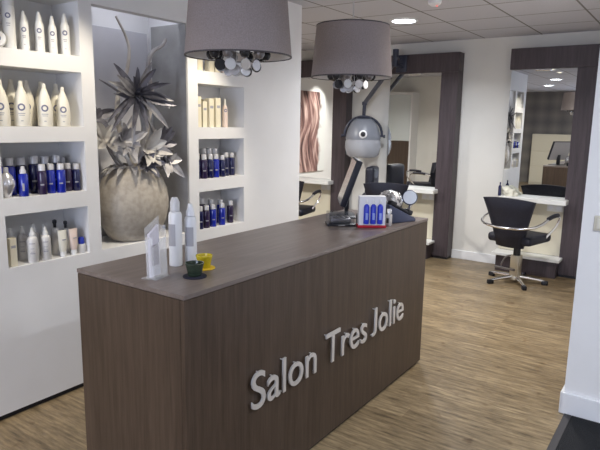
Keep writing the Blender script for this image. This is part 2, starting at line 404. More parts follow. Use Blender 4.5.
def make_chair(label):
    t = thing('styling_chair', label, 'chair')
    bm = B()
    prof = []
    bbox(bm, -.235, .235, -.21, .25, .435, .525, .035, 4); obj('seat', bm, M['leather'], t, True)
    bm = B(); taper_slab(bm, .40, .885, .29, .555, .075, -.21, -.30, .022); obj('backrest', bm, M['leather'], t, True)
    bm = B()
    pts = [(-.30, .20, .715), (-.305, .10, .715), (-.315, -.05, .70), (-.31, -.17, .665), (-.26, -.27, .635), (-.14, -.335, .62), (0, -.355, .615), (.14, -.335, .62), (.26, -.27, .635), (.31, -.17, .665), (.315, -.05, .70), (.305, .10, .715), (.30, .20, .715)]
    tube(bm, spline(pts, 5), .0135, 10)
    for s in (-1, 1):
        tube(bm, spline([(s * .30, .20, .715), (s * .30, .235, .69), (s * .275, .22, .60), (s * .23, .14, .50), (s * .21, .1, .44)], 5), .0115, 8)
    obj('arm_hoop', bm, M['steel'], t, True)
    for s in (-1, 1):
        bm = B(); tube(bm, spline([(s * .302, .19, .727), (s * .307, .08, .727), (s * .315, -.04, .712)], 4), [.02] * 9, 10); obj('arm_pad', bm, M['leather'], t, True)
    bm = B(); box(bm, -.12, .12, -.12, .12, .41, .436); lathe(bm, [(0, .29), (.036, .29), (.036, .40), (.06, .41), (0, .41)], 20); obj('gas_column', bm, M['black'], t, True)
    bm = B(); bbox(bm, -.045, .045, -.045, .045, .06, .29, .008); lathe(bm, [(0, .03), (.055, .03), (.06, .05), (.05, .075), (0, .075)], 24); obj('pump_housing', bm, M['pump'], t, True)
    bm = B(); tube(bm, spline([(-.03, 0, .13), (-.10, -.02, .13), (-.15, -.03, .15), (-.11, -.02, .25), (-.05, 0, .28)], 4), .009, 8); bbox(bm, -.20, .02, -.075, -.047, .13, .148, .003); obj('foot_pedal', bm, M['dsteel'], t, True)
    for k in range(5):
        a = math.radians(90 + 72 * k + 10); d = Vector((math.cos(a), math.sin(a), 0))
        bm = B(); tube(bm, [d * .03 + Vector((0, 0, .062)), d * .17 + Vector((0, 0, .052)), d * .285 + Vector((0, 0, .038))], [.022, .018, .014], 10)
        lg = obj('leg', bm, M['steel'], t, True)
        bm = B(); bbox(bm, -.032, .032, -.02, .02, 0, .045, .008, 2, Matrix.Translation(d * .29) @ Matrix.Rotation(a, 4, 'Z')); obj('foot_cap', bm, M['black'], lg, True)
    return t
M['pump'] = mat('champagne_metal', (.55, .50, .40), .3, .8)
M['dsteel'] = mat('dark_steel', (.22, .21, .22), .3, .9)
ch1 = make_chair('black salon chair with chrome arm hoop in front of the right mirror'); ch1.location = (-1.45, 6.05, 0); ch1.rotation_euler.z = math.radians(-14)
ch2 = copy_tree(ch1); tag(ch2, 'black salon chair behind the desk corner, in front of the middle mirror', 'chair'); ch2.location = (-2.90, 5.93, 0); ch2.rotation_euler.z = math.radians(22); ch2.scale = (.9, .9, 1.07)
ch3 = copy_tree(ch1); tag(ch3, 'black salon chair partly hidden by the white wall, before the poster mirror', 'chair'); ch3.location = (-4.30, 6.03, 0); ch3.rotation_euler.z = math.radians(10)
ch4 = copy_tree(ch1); tag(ch4, 'black salon chair seen only as a reflection in the middle mirror', 'chair'); ch4.location = (-4.3, 3.0, 0); ch4.rotation_euler.z = math.radians(60)

# high-backed dryer chair, side-on below the hood
t = thing('dryer_chair', 'black high-backed chair side-on beneath the hood dryer', 'chair', (-3.55, 6.22, 0), math.radians(104))
bm = B(); bbox(bm, -.25, .25, -.22, .27, .36, .47, .04, 4); obj('seat', bm, M['leather'], t, True)
bm = B(); bbox(bm, -.15, .15, -.33, -.215, .40, 1.09, .04, 4); obj('backrest', bm, M['leather'], t, True)
bm = B(); lathe(bm, [(0, 0), (.25, 0), (.25, .015), (.05, .035), (.035, .05), (.035, .36), (0, .36)], 28); obj('pedestal', bm, M['steel'], t, True)

# ------------------------------------------------------------------ hood dryer
t = thing('hood_dryer', 'grey hood dryer on a jointed arm fixed to the middle mirror frame', 'hair dryer', (-3.52, 6.45, 0))
M['dryer'] = mat('grey_hood_plastic', (.20, .215, .255), .35, 0, .5)
M['dryer_dark'] = mat('dark_blue_grey_plastic', (.035, .04, .065), .35)
vis = mat('smoked_clear_visor', (.50, .52, .58), .15, 0, .5, alpha=.5)
bm = B(); lathe(bm, [(.216, 1.40), (.222, 1.42), (.212, 1.47), (.192, 1.54), (.162, 1.605), (.125, 1.65), (.08, 1.668), (0, 1.672)][::1], 36)
lathe(bm, [(.205, 1.40), (.19, 1.50), (.14, 1.62), (0, 1.645)], 36); obj('hood', bm, M['dryer'], t, True)
bm = B(); lathe(bm, [(.213, 1.43), (.224, 1.38), (.226, 1.30), (.205, 1.22), (.17, 1.185)], 36); lathe(bm, [(.207, 1.43), (.218, 1.38), (.220, 1.30), (.199, 1.22), (.165, 1.187)], 36); obj('visor', bm, vis, t, True)
bm = B(); lathe(bm, [(0, 1.66), (.085, 1.66), (.10, 1.672), (.085, 1.69), (.03, 1.70), (0, 1.70)], 28); obj('top_cap', bm, M['dryer_dark'], t, True)
# yoke arching over the hood
ax = Vector((.87, .49, 0))
bm = B(); pts = []
for k in range(17):
    a = PI * k / 16; pts.append(ax * (-.235 * math.cos(a)) + Vector((0, 0, 1.45 + .24 * math.sin(a) ** .9)))
tube(bm, pts, .016, 8); obj('yoke', bm, M['dryer_dark'], t, True)
for s in (-1, 1):
    bm = B(); tube(bm, [ax * s * .205 + Vector((0, 0, 1.45)), ax * s * .25 + Vector((0, 0, 1.45)), ax * s * .255 + Vector((0, 0, 1.45)), ax * s * .275 + Vector((0, 0, 1.45))], [.012, .012, .022, .020], 14)
    obj('pivot_knob', bm, M['dryer_dark'], t, True)
fd = Vector((.47, -.88, 0))
bm = B(); lathe(bm, [(0, 0), (.050, 0), (.050, .014), (.038, .02), (0, .02)], 28, mx=Matrix.Translation(fd * .212 + Vector((0, 0, 1.475))) @ fd.to_track_quat('Z', 'Y').to_matrix().to_4x4()); dl = obj('dial', bm, M['trim'], t, True)
bm = B(); lathe(bm, [(0, .0205), (.03, .0205), (.03, .03), (.022, .036), (0, .036)], 24, mx=Matrix.Translation(fd * .212 + Vector((0, 0, 1.475))) @ fd.to_track_quat('Z', 'Y').to_matrix().to_4x4()); obj('dial_knob', bm, M['black'], dl, True)
bm = B(); tube(bm, [(0, 0, 1.70), (0, 0, 1.72), (.02, -.03, 1.85)], .022, 14); tube(bm, [(.02, -.03, 1.83), (.02, -.03, 1.87)], .032, 14); obj('stem', bm, M['dryer_dark'], t, True)
M['arm'] = mat('grey_arm_metal', (.10, .105, .13), .35, .3)
A = Vector((.02, -.03, 1.85)); Bp = Vector((.45, -.06, 2.36))
bm = B()
d = (Bp - A); L = d.length; q = d.to_track_quat('Z', 'Y').to_matrix().to_4x4()
bbox(bm, -.026, .026, -.02, .02, -.02, L + .02, .008, 2, Matrix.Translation(A) @ q); obj('upper_arm', bm, M['arm'], t, True)
bm = B(); bbox(bm, .40, .46, -.06, .108, 2.27, 2.31, .01); tube(bm, [(.43, -.06, 2.27), (.43, -.06, 2.47)], .035, 18); bbox(bm, .36, .50, .100, .1185, 2.22, 2.42, .008); obj('wall_bracket', bm, M['dryer_dark'], t, True)

# ------------------------------------------------------------------ pendant lamps
M['silver'] = mat('silver_disc', (.72, .72, .74), .25, .7)
M['white_disc'] = mat('pearl_disc', (.80, .80, .80), .3)
M['smoke'] = mat('smoked_bead', (.02, .02, .025), .1)
def pendant(name, label, x, y, zb):
    t = thing(name, label, 'lamp', (x, y, 0), 0, 'pendant lamps over the reception desk')
    H = .293; rb, rt_ = .234, .209
    bm = B(); prof = [(rb, zb + .004), (rt_, zb + H - .004)]
    lathe(bm, prof, 64); obj('lamp_shade', bm, M['linen'], t, True, recalc=False)
    bm = B(); lathe(bm, [(rt_ - .004, zb + H - .004), (rb - .004, zb + .004)], 64); obj('lining', bm, M['lining'], t, True, recalc=False)
    bm = B()
    lathe(bm, [(rb - .004, zb), (rb + .001, zb), (rb + .001, zb + .006), (rb - .004, zb + .006), (rb - .004, zb)], 64)
    obj('rim', bm, M['rimm'], t, True); bm = B()
    lathe(bm, [(rt_ - .004, zb + H - .006), (rt_ + .001, zb + H - .006), (rt_ + .001, zb + H), (rt_ - .004, zb + H), (rt_ - .004, zb + H - .006)], 64)
    obj('rim', bm, M['rimm'], t, True)
    bm = B()
    for k in range(3):
        a = k * 2 * PI / 3 + .4; tube(bm, [(0, 0, zb + H - .02), (math.cos(a) * (rt_ - .003), math.sin(a) * (rt_ - .003), zb + H - .006)], .002, 6)
    lathe(bm, [(0, zb + .02), (.05, zb + .02), (.11, zb + .03), (.11, zb + .04), (.02, zb + .05), (.01, zb + H), (0, zb + H)], 24)
    obj('spider_frame', bm, M['steel'], t, True)
    bm = B(); tube(bm, [(0, 0, zb + H - .01), (0, 0, CZ - .03)], .0035, 8); obj('cord', bm, M['cord'], t, True)
    bm = B(); lathe(bm, [(0, CZ - .035), (.02, CZ - .034), (.05, CZ - .001), (0, CZ - .001)], 24); obj('ceiling_rose', bm, M['steel'], t, True)
    rnd = random.Random(3)
    spots = []
    for k in range(10): a = k * 2 * PI / 10; spots.append((.118 * math.cos(a), .118 * math.sin(a), .010, 'bead'))
    for k in range(8): a = k * 2 * PI / 8 + .3; spots.append((.085 * math.cos(a), .085 * math.sin(a), -.036, 'disc'))
    for k in range(5): a = k * 2 * PI / 5; spots.append((.042 * math.cos(a), .042 * math.sin(a), -.058, 'disc'))
    for i, (dx, dy, dz, kind) in enumerate(spots):
        bm = B(); zc = zb + dz
        tube(bm, [(dx * .8, dy * .8, zb + .035), (dx, dy, zc + .02)], .0012, 5)
        ang = rnd.uniform(-.9, .9) + math.atan2(-.85, .52)
        if kind == 'disc':
            dd = Vector((math.cos(ang), math.sin(ang), rnd.uniform(-.2, .2))).normalized()
            lathe(bm, [(0, -.002), (.023, -.002), (.025, 0), (.023, .002), (0, .002)], 22, mx=Matrix.Translation((dx, dy, zc)) @ dd.to_track_quat('Z', 'Y').to_matrix().to_4x4())
            m = [M['white_disc'], M['silver'], M['silver'], M['smoke']][i % 4]
            obj('pendant_disc', bm, m, t, True)
        else:
            lathe(bm, [(0, -.026), (.014, -.021), (.023, -.006), (.023, .006), (.014, .021), (0, .026)], 16, c=(dx, dy, zc))
            obj('pendant_bead', bm, M['smoke'] if i % 4 else M['dsteel'], t, True)
    return t
M['cord'] = mat('pale_cord', (.55, .55, .56), .5)
pendant('pendant_lamp', 'nearer taupe drum pendant lamp with hanging silver discs, cropped at top', -1.72, 1.988, 1.880)
pendant('pendant_lamp', 'farther taupe drum pendant lamp hanging in front of the middle mirror', -1.72, 2.985, 1.860)

# ------------------------------------------------------------------ downlights
M['glow'] = mat('lit_diffuser', (1, 1, 1), .5, emit=(.92, .95, 1.0), estr=16)
M['glow_w'] = mat('lit_diffuser_warm', (1, 1, 1), .5, emit=(1, .86, .62), estr=10)
LABEL_DL = {0: 'lit round ceiling downlight right of the farther pendant lamp'}
def downlight(x, y, power, color, label, r=.112, warm=False, size=.16, spot=None, aim=None):
    t = thing('ceiling_downlight', label, 'ceiling light', (x, y, CZ), 0)
    bm = B(); lathe(bm, [(r, -.001), (r + .025, -.001), (r + .022, -.010), (r, -.014), (r, -.001)], 32); obj('trim_ring', bm, M['trim'], t, True)
    bm = B(); lathe(bm, [(0, -.006), (r, -.006), (r, -.002), (0, -.002)], 32); obj('diffuser', bm, M['glow_w'] if warm else M['glow'], t, True)
    if spot:
        l = bpy.data.lights.new('l', 'SPOT'); l.spot_size = math.radians(spot); l.spot_blend = .7; l.shadow_soft_size = .035
    else:
        l = bpy.data.lights.new('l', 'AREA'); l.shape = 'DISK'; l.size = size; l.spread = math.radians(150)
    l.energy = power; l.color = color
    lo = bpy.data.objects.new('lamp_light', l); COL.objects.link(lo); lo.parent = t; lo.location = (0, 0, -.03)
    if aim: 
        dv = Vector(aim) - Vector((x, y, CZ - .03)); lo.rotation_euler = dv.to_track_quat('-Z', 'Y').to_euler()
    return t
CW = (1, .95, .88)
downlight(-2.456, 5.22, 34, (.93, .96, 1), 'lit round ceiling downlight right of the farther pendant lamp')
downlight(-4.4, 4.3, 75, CW, 'ceiling downlight in the left room, seen only in the mirrors')
downlight(-2.63, .22, 22, CW, 'ceiling downlight before the niche wall end, seen in the right mirror')
downlight(-3.15, -1.6, 50, CW, 'ceiling downlight farthest away, seen as a small spot in the right mirror')
downlight(-.9, 4.2, 30, CW, 'added fill downlight by the right wall, out of the picture')  # unseen fill lamp, added to lift the right side of the room
downlight(.35, 2.0, 30, (.86, .92, 1), 'added fill downlight above the entrance mat, out of the picture')  # unseen fill lamp, added to light the wall end and desk front
WARM = (1, .89, .70)
for y, p, lb, sa in ((1.85, 52, 'left', 66), (2.45, 4, 'middle', 60), (2.93, 62, 'right', 52)):
    downlight(-2.25, y, p, WARM, 'small warm spotlight aimed at the niche wall, %s one of three' % lb, r=.035, warm=True, spot=sa, aim=(-2.91, y, 1.45))
t = thing('alcove_fill_light', 'added fill strip behind the header of the vase alcove, out of sight', 'light', (XW - .10, 2.47, 2.50))  # added hidden fill, brightens the alcove back and the band above its panel
bm = B(); bbox(bm, -.02, .029, -.30, .30, 0, .06, .004); obj('fill_housing', bm, M['trim'], t, True)
bm = B(); bbox(bm, -.015, .02, -.28, .28, -.012, -.0005, .003); obj('fill_diffuser', bm, mat('dim_fill_diffuser', (.9, .9, .9), .5, emit=(.9, .92, 1), estr=1.0), t, True)
l = bpy.data.lights.new('l', 'AREA'); l.shape = 'RECTANGLE'; l.size = .04; l.size_y = .55; l.energy = 1.1; l.color = (.88, .90, 1)
lo = bpy.data.objects.new('fill_light', l); COL.objects.link(lo); lo.parent = t; lo.location = (0, 0, -.02); lo.rotation_euler = (0, math.radians(-15), 0)
# daylight through the shop window
def area(x, y, z, sx_, sy_, power, color, aim):
    l = bpy.data.lights.new('window_daylight', 'AREA'); l.shape = 'RECTANGLE'; l.size = sx_; l.size_y = sy_; l.energy = power; l.color = color
    o = bpy.data.objects.new('window_daylight', l); COL.objects.link(o); o.location = (x, y, z)
    o.rotation_euler = (Vector(aim) - Vector((x, y, z))).to_track_quat('-Z', 'Y').to_euler(); return o
area(-.3, -4.6, 1.5, 3.0, 1.9, 185, (.72, .80, 1.0), (-.3, 0, 1.3))
w = bpy.data.worlds.new('World'); SC.world = w; w.use_nodes = True
w.node_tree.nodes['Background'].inputs[0].default_value = (.62, .75, 1, 1); w.node_tree.nodes['Background'].inputs[1].default_value = 1.0

# ceiling details
t = thing('smoke_detector', 'small round smoke detector at the ceiling, cut by the picture top', 'smoke detector', (-1.88, 4.55, CZ))
bm = B(); lathe(bm, [(0, -.04), (.03, -.04), (.05, -.025), (.055, -.001), (0, -.001)], 28); obj('housing', bm, M['trim'], t, True)
bm = B(); lathe(bm, [(0, -.044), (.006, -.044), (.006, -.0405), (0, -.0405)], 10, c=(.02, 0, 0)); obj('indicator', bm, mat('red_indicator', (.6, .05, .04), .3, emit=(1, .05, .03), estr=4), t, True)

# ------------------------------------------------------------------ products in the niches
M['ring'] = mat('grey_blue_print', (.17, .18, .27), .5)
M['print'] = mat('grey_print', (.36, .36, .40), .6)
M['white_pl'] = mat('white_bottle_plastic', (.76, .76, .75), .35)
M['pearl'] = mat('pearl_white_bottle', (.82, .79, .70), .35)
M['blue'] = mat('cobalt_bottle', (.012, .025, .34), .15, coat=.5)
M['navy'] = mat('navy_bottle', (.010, .012, .07), .18, coat=.5)
M['plum'] = mat('plum_bottle', (.03, .018, .06), .2, coat=.5)
M['capw'] = mat('silver_white_cap', (.62, .62, .64), .3, .2)
M['capb'] = mat('blue_cap', (.02, .04, .40), .3)
M['cream_box'] = mat('cream_carton', (.78, .72, .56), .6)
M['pink'] = mat('blush_plastic', (.76, .62, .55), .4)
M['ivory'] = mat('ivory_tube', (.76, .74, .66), .4)
M['cosm'] = mat('frosted_silver_bottle', (.66, .65, .64), .35, .1)
def ring_mark(bm, r, z, a0, ro=.010, ri=.0065, dr=.0006):
    """an annulus printed round a cylinder of radius r (func or number)"""
    n = 20; V = []
    R = r if callable(r) else (lambda zz: r)
    for k in range(n):
        th = 2 * PI * k / n; pr_ = []
        for q in (ri, ro):
            zz = z + q * math.sin(th); rr = R(zz) + dr; a = a0 + q * math.cos(th) / rr
            pr_.append(bm.verts.new((rr * math.cos(a), rr * math.sin(a), zz)))
        V.append(pr_)
    for k in range(n):
        j = (k + 1) % n; bm.faces.new((V[k][0], V[k][1], V[j][1], V[j][0]))
def patch(bm, r, z0, z1, a0, wdt, dr=.0006):
    n = 6
    R = r if callable(r) else (lambda zz: r)
    V = []
    for k in range(n + 1):
        col = []
        for z in (z0, z1):
            rr = R(z) + dr; a = a0 + (k / n - .5) * wdt / rr
            col.append(bm.verts.new((rr * math.cos(a), rr * math.sin(a), z)))
        V.append(col)
    for k in range(n): bm.faces.new((V[k][0], V[k + 1][0], V[k + 1][1], V[k][1]))
def interp(prof):
    def f(z):
        for (r0, z0), (r1, z1) in zip(prof, prof[1:]):
            if z0 <= z <= z1 and z1 > z0: return r0 + (r1 - r0) * (z - z0) / (z1 - z0)
        return prof[-1][0]
    return f
FACE = math.atan2(-.62, 1)
PROTO = {}
def bottle(name, kind):
    """builds the first of a kind at the origin; later ones are copies"""
    t = bpy.data.objects.new(name, None); COL.objects.link(t); t.empty_display_size = .03
    if kind == 'spray':       # tapered pump spray, ring logo
        p = [(0, 0), (.0215, 0), (.0225, .004), (.0225, .120), (.021, .138), (.0155, .150), (.0155, .155), (0, .155)]
        bm = B(); lathe(bm, p, 24); obj('bottle_body', bm, M['white_pl'], t, True)
        bm = B(); lathe(bm, [(0, .155), (.014, .155), (.0125, .175), (.0085, .184), (.0075, .197), (0, .198)], 18); obj('spray_cap', bm, M['white_pl'], t, True)
        bm = B(); ring_mark(bm, .0225, .104, FACE, .0125, .0062); obj('ring_logo', bm, M['ring'], t)
        bm = B(); patch(bm, .0225, .07, .074, FACE, .018); patch(bm, .0225, .062, .065, FACE, .014); patch(bm, .0225, .028, .031, FACE, .008); obj('label_print', bm, M['print'], t)
    elif kind == 'cylinder':
        bm = B(); lathe(bm, [(0, 0), (.030, 0), (.031, .004), (.031, .205), (.029, .21), (0, .21)], 24); obj('bottle_body', bm, M['white_pl'], t, True)
        bm = B(); lathe(bm, [(0, .2105), (.030, .2105), (.030, .262), (.026, .268), (0, .268)], 24); obj('bottle_cap', bm, M['white_pl'], t, True)
        bm = B(); ring_mark(bm, .031, .160, FACE, .0135, .0070); obj('ring_logo', bm, M['ring'], t)
        bm = B(); patch(bm, .031, .12, .124, FACE, .02); patch(bm, .031, .11, .113, FACE, .016); obj('label_print', bm, M['print'], t)
    elif kind == 'tottle':    # big shouldered bottle with narrow neck
        p = [(0, 0), (.037, 0), (.0395, .005), (.0405, .06), (.0385, .105), (.032, .145), (.022, .178), (.0135, .200), (.0115, .210), (0, .210)]
        bm = B(); lathe(bm, p, 28); obj('bottle_body', bm, M['pearl'], t, True)
        bm = B(); lathe(bm, [(0, .2105), (.0115, .2105), (.010, .228), (.0085, .232), (0, .232)], 18); obj('bottle_cap', bm, M['pearl'], t, True)
        f = interp(p[2:9]); bm = B(); ring_mark(bm, f, .098, FACE, .019, .0105); obj('ring_logo', bm, M['ring'], t)
        bm = B(); patch(bm, f, .064, .068, FACE, .034); patch(bm, f, .055, .058, FACE, .028); patch(bm, f, .026, .03, FACE, .012); obj('label_print', bm, M['print'], t)
    elif kind in ('blue', 'navy', 'plum'):
        bm = B(); lathe(bm, [(0, 0), (.0235, 0), (.025, .003), (.025, .118), (.023, .125), (.016, .129), (0, .129)], 24); obj('bottle_body', bm, M[kind], t, True)
        bm = B(); lathe(bm, [(0, .1295), (.0185, .1295), (.0185, .160), (.017, .163), (0, .163)], 22); obj('bottle_cap', bm, M['capw'], t, True)
        bm = B(); patch(bm, .025, .05, .058, FACE, .020); obj('label_print', bm, M['print'], t)
    elif kind == 'pump_blue':
        bm = B(); lathe(bm, [(0, 0), (.0235, 0), (.025, .003), (.025, .112), (.021, .120), (0, .121)], 24); obj('bottle_body', bm, M['blue'], t, True)
        bm = B(); lathe(bm, [(0, .1215), (.016, .1215), (.016, .135), (.011, .145), (.009, .158), (0, .160)], 20); obj('spray_cap', bm, M['capw'], t, True)
        bm = B(); patch(bm, .025, .03, .07, FACE, .010); obj('label_print', bm, M['print'], t)
    elif kind == 'mousse':
        bm = B(); lathe(bm, [(0, 0), (.0265, 0), (.028, .003), (.028, .125), (.024, .138), (.014, .146), (0, .146)], 24); obj('bottle_body', bm, M['cosm'], t, True)
        bm = B(); lathe(bm, [(0, .1465), (.016, .1465), (.015, .162), (.009, .172), (.008, .19), (0, .192)], 20); obj('spray_cap', bm, M['white_pl'], t, True)
        bm = B(); patch(bm, .028, .105, .11, FACE, .03); patch(bm, .028, .05, .056, FACE, .026); patch(bm, .028, .06, .063, FACE, .02); patch(bm, .028, .078, .081, FACE, .02); obj('label_print', bm, M['print'], t)
    elif kind in ('tube', 'tube_pink'):      # inverted tube standing on its cap
        m = M['ivory'] if kind == 'tube' else M['pink']
        bm = B()
        n = 20; rings = []
        for (a, b, z) in ((.017, .017, .030), (.022, .020, .045), (.026, .018, .09), (.028, .010, .14), (.029, .0035, .155)):
            rings.append([bm.verts.new((b * math.cos(2 * PI * k / n), a * math.sin(2 * PI * k / n), z)) for k in range(n)])
        for r0, r1 in zip(rings, rings[1:]):
            for k in range(n): bm.faces.new((r0[k], r0[(k + 1) % n], r1[(k + 1) % n], r1[k]))
        bm.faces.new(rings[0][::-1]); bm.faces.new(rings[-1]); obj('tube_body', bm, m, t, True)
        bm = B(); lathe(bm, [(0, 0), (.018, 0), (.018, .0295), (0, .0295)], 20); obj('tube_cap', bm, M['white_pl'], t, True)
        bm = B(); box(bm, .0175, .0190, -.012, .012, .098, .104); obj('label_print', bm, M['print'], t)
    elif kind == 'jar':
        bm = B(); lathe(bm, [(0, 0), (.022, 0), (.024, .003), (.024, .045), (.02, .052), (0, .052)], 22); obj('jar_body', bm, M['cosm'], t, True)
        bm = B(); lathe(bm, [(0, .0525), (.017, .0525), (.017, .085), (.012, .092), (0, .092)], 20); obj('jar_cap', bm, M['capb'], t, True)
    elif kind == 'carton':
        bm = B(); bbox(bm, -.021, .021, -.022, .022, 0, .19, .0015); obj('carton_body', bm, M['cream_box'], t)
        bm = B(); box(bm, .0211, .0216, -.015, .015, .125, .142); obj('label_print', bm, M['print'], t)
    elif kind == 'slim':
        bm = B(); lathe(bm, [(0, 0), (.0215, 0), (.022, .003), (.022, .115), (.018, .145), (.010, .165), (0, .166)], 22); obj('bottle_body', bm, M['pink'], t, True)
        bm = B(); lathe(bm, [(0, .1665), (.009, .1665), (.007, .20), (.004, .212), (0, .213)], 16); obj('spray_cap', bm, M['pearl'], t, True)
        bm = B(); ring_mark(bm, .022, .125, FACE, .0125, .0062); obj('ring_logo', bm, M['ring'], t)
    elif kind == 'dropper':
        bm = B(); lathe(bm, [(0, 0), (.021, 0), (.022, .003), (.022, .13), (.012, .145), (0, .146)], 22); obj('bottle_body', bm, M['cosm'], t, True)
        bm = B(); lathe(bm, [(0, .1465), (.008, .1465), (.008, .165), (.012, .175), (.010, .186), (0, .19)], 16); obj('pump_cap', bm, M['black'], t, True)
    return t
ORD = ['', 'first', 'second', 'third', 'fourth', 'fifth', 'sixth', 'seventh', 'eighth', 'ninth', 'tenth', 'eleventh', 'twelfth']
DESC = {'spray': ('spray_bottle', 'white spray bottle with ring logo', 'bottle'), 'cylinder': ('shampoo_bottle', 'tall white cylindrical bottle', 'bottle'),
        'tottle': ('shampoo_bottle', 'narrow-necked white bottle with ring logo', 'bottle'), 'blue': ('shampoo_bottle', 'bright blue bottle with white cap', 'bottle'),
        'navy': ('shampoo_bottle', 'navy blue bottle with white cap', 'bottle'), 'plum': ('shampoo_bottle', 'dark plum bottle with white cap', 'bottle'),
        'pump_blue': ('spray_bottle', 'cobalt bottle with pointed spray cap', 'bottle'), 'mousse': ('spray_bottle', 'frosted silver bottle with pointed cap', 'bottle'),
        'tube': ('cream_tube', 'ivory tube standing on its cap', 'tube'), 'tube_pink': ('cream_tube', 'blush tube standing on its cap', 'tube'), 'jar': ('hair_wax_jar', 'small grey jar with blue cap', 'jar'),
        'carton': ('product_carton', 'narrow cream product carton', 'box'), 'slim': ('spray_bottle', 'slim pale pink spray bottle', 'bottle'), 'dropper': ('pump_bottle', 'grey pump bottle with black head', 'bottle')}
def put(kind, x, y, z, label, group, s=1.0, rz=0, sxy=None):
    nm, ds, cat = DESC[kind]
    if kind not in PROTO: PROTO[kind] = o = bottle(nm, kind)
    else: o = copy_tree(PROTO[kind])
    o.location = (x, y, z); o.scale = (sxy or s, sxy or s, s); o.rotation_euler = (0, 0, rz)
    return tag(o, label, cat, group)
def row(items, z, niche, group):
    """items: (kind, y, x, scale, line) ; labels count from the left within front/back line"""
    for line in ('front', 'back'):
        its = sorted([i for i in items if i[4] == line], key=lambda i: i[1])
        for k, (kind, y, x, s, _) in enumerate(its):
            pos = 'leftmost' if k == 0 else ('rightmost' if k == len(its) - 1 else ORD[k + 1])
            put(kind, x, y, z + .0005, '%s, %s in %s row, %s' % (DESC[kind][1], pos, line, niche), group, s)
F, K_ = 'front', 'back'
xf, xk = -2.955, -3.045
Z1, Z2, Z3, Z4 = 1.9455, 1.5575, 1.1905, .8225
# top left niche
row([('cylinder', 1.645, xf, 1, F), ('spray', 1.725, xf, 1, F), ('spray', 1.81, xf, 1.05, F), ('spray', 1.885, xf, 1.0, F), ('spray', 1.96, xf, 1.12, F),
     ('spray', 1.62, xk, .95, K_), ('spray', 1.70, xk, .95, K_), ('spray', 1.79, xk, .95, K_), ('spray', 1.86, xk, 1.0, K_), ('spray', 1.94, xk, .95, K_)], Z1, 'top left niche', 'hair products in the top left niche')
t = thing('styling_wax_tin', 'round white tin on its side at the top left niche edge', 'tin', (xf + .01, 1.575, Z1 + .0415))
bm = B(); lathe(bm, [(0, -.012), (.040, -.012), (.041, -.010), (.041, .010), (.040, .012), (0, .012)], 30, mx=Matrix.Rotation(math.radians(75), 4, Vector((.5, .87, 0)))); obj('tin_body', bm, M['white_pl'], t, True)
bm = B(); V = []
mxr = Matrix.Rotation(math.radians(75), 4, Vector((.5, .87, 0)))
for k in range(24):
    a = 2 * PI * k / 24; V.append([bm.verts.new(mxr @ Vector((q * math.cos(a), q * math.sin(a), .0125))) for q in (.012, .018)])
for k in range(24): bm.faces.new((V[k][0], V[k][1], V[(k + 1) % 24][1], V[(k + 1) % 24][0]))
obj('ring_logo', bm, M['ring'], t)
# second left niche
row([('tottle', 1.575, xf, 1, F), ('tottle', 1.685, xf, 1.0, F), ('tottle', 1.815, xf, .98, F), ('tottle', 1.925, xf, .93, F),
     ('tottle', 1.60, xk - .01, 1.05, K_), ('tottle', 1.69, xk - .012, 1.05, K_), ('tottle', 1.775, xk - .012, 1.05, K_), ('tottle', 1.86, xk - .01, 1.05, K_), ('tottle', 1.95, xk - .01, 1.02, K_)], Z2, 'second left niche', 'white bottles in the second left niche')
# third left niche
row([('pump_blue', 1.655, -2.935, 1, F), ('plum', 1.765, -2.94, 1.0, F), ('blue', 1.825, -2.955, 1.0, F), ('blue', 1.878, -2.94, 1.0, F), ('plum', 1.95, -2.985, .98, F), ('navy', 1.992, -2.965, .95, F),
     ('blue', 1.57, -3.02, 1.22, K_), ('blue', 1.635, -3.03, 1.22, K_), ('navy', 1.70, -3.03, 1.22, K_), ('navy', 1.775, -3.03, 1.25, K_), ('navy', 1.84, -3.03, 1.22, K_), ('navy', 1.91, -3.03, 1.25, K_), ('navy', 1.97, -3.07, 1.15, K_)], Z3, 'third left niche', 'blue bottles in the third left niche')
t = thing('silver_flask', 'round silver flask at the left end of the third left niche', 'flask', (-2.95, 1.572, Z3 + .0005))
bm = B(); lathe(bm, [(0, .0), (.018, 0), (.020, .008), (.030, .03), (.043, .06), (.043, .085), (.028, .115), (.014, .13), (0, .13)], 26); obj('flask_body', bm, M['silver'], t, True)
bm = B(); lathe(bm, [(0, .1305), (.013, .1305), (.013, .155), (0, .158)], 18); obj('flask_cap', bm, M['capw'], t, True)
# bottom left niche
row([('carton', 1.57, -2.94, .80, F), ('mousse', 1.685, -2.94, 1.0, F), ('mousse', 1.765, -2.945, .97, F), ('tube', 1.865, -2.94, .98, F), ('tube_pink', 1.935, -2.94, .98, F), ('jar', 1.993, -2.95, 1, F),
     ('mousse', 1.61, -3.02, 1, K_), ('mousse', 1.68, -3.03, 1.0, K_), ('mousse', 1.745, -3.03, 1.02, K_), ('mousse', 1.81, -3.03, .95, K_), ('dropper', 1.872, -3.02, 1.08, K_), ('dropper', 1.94, -3.02, 1.0, K_), ('jar', 1.99, -3.02, 1.0, K_)], Z4, 'bottom left niche', 'hair products in the bottom left niche')
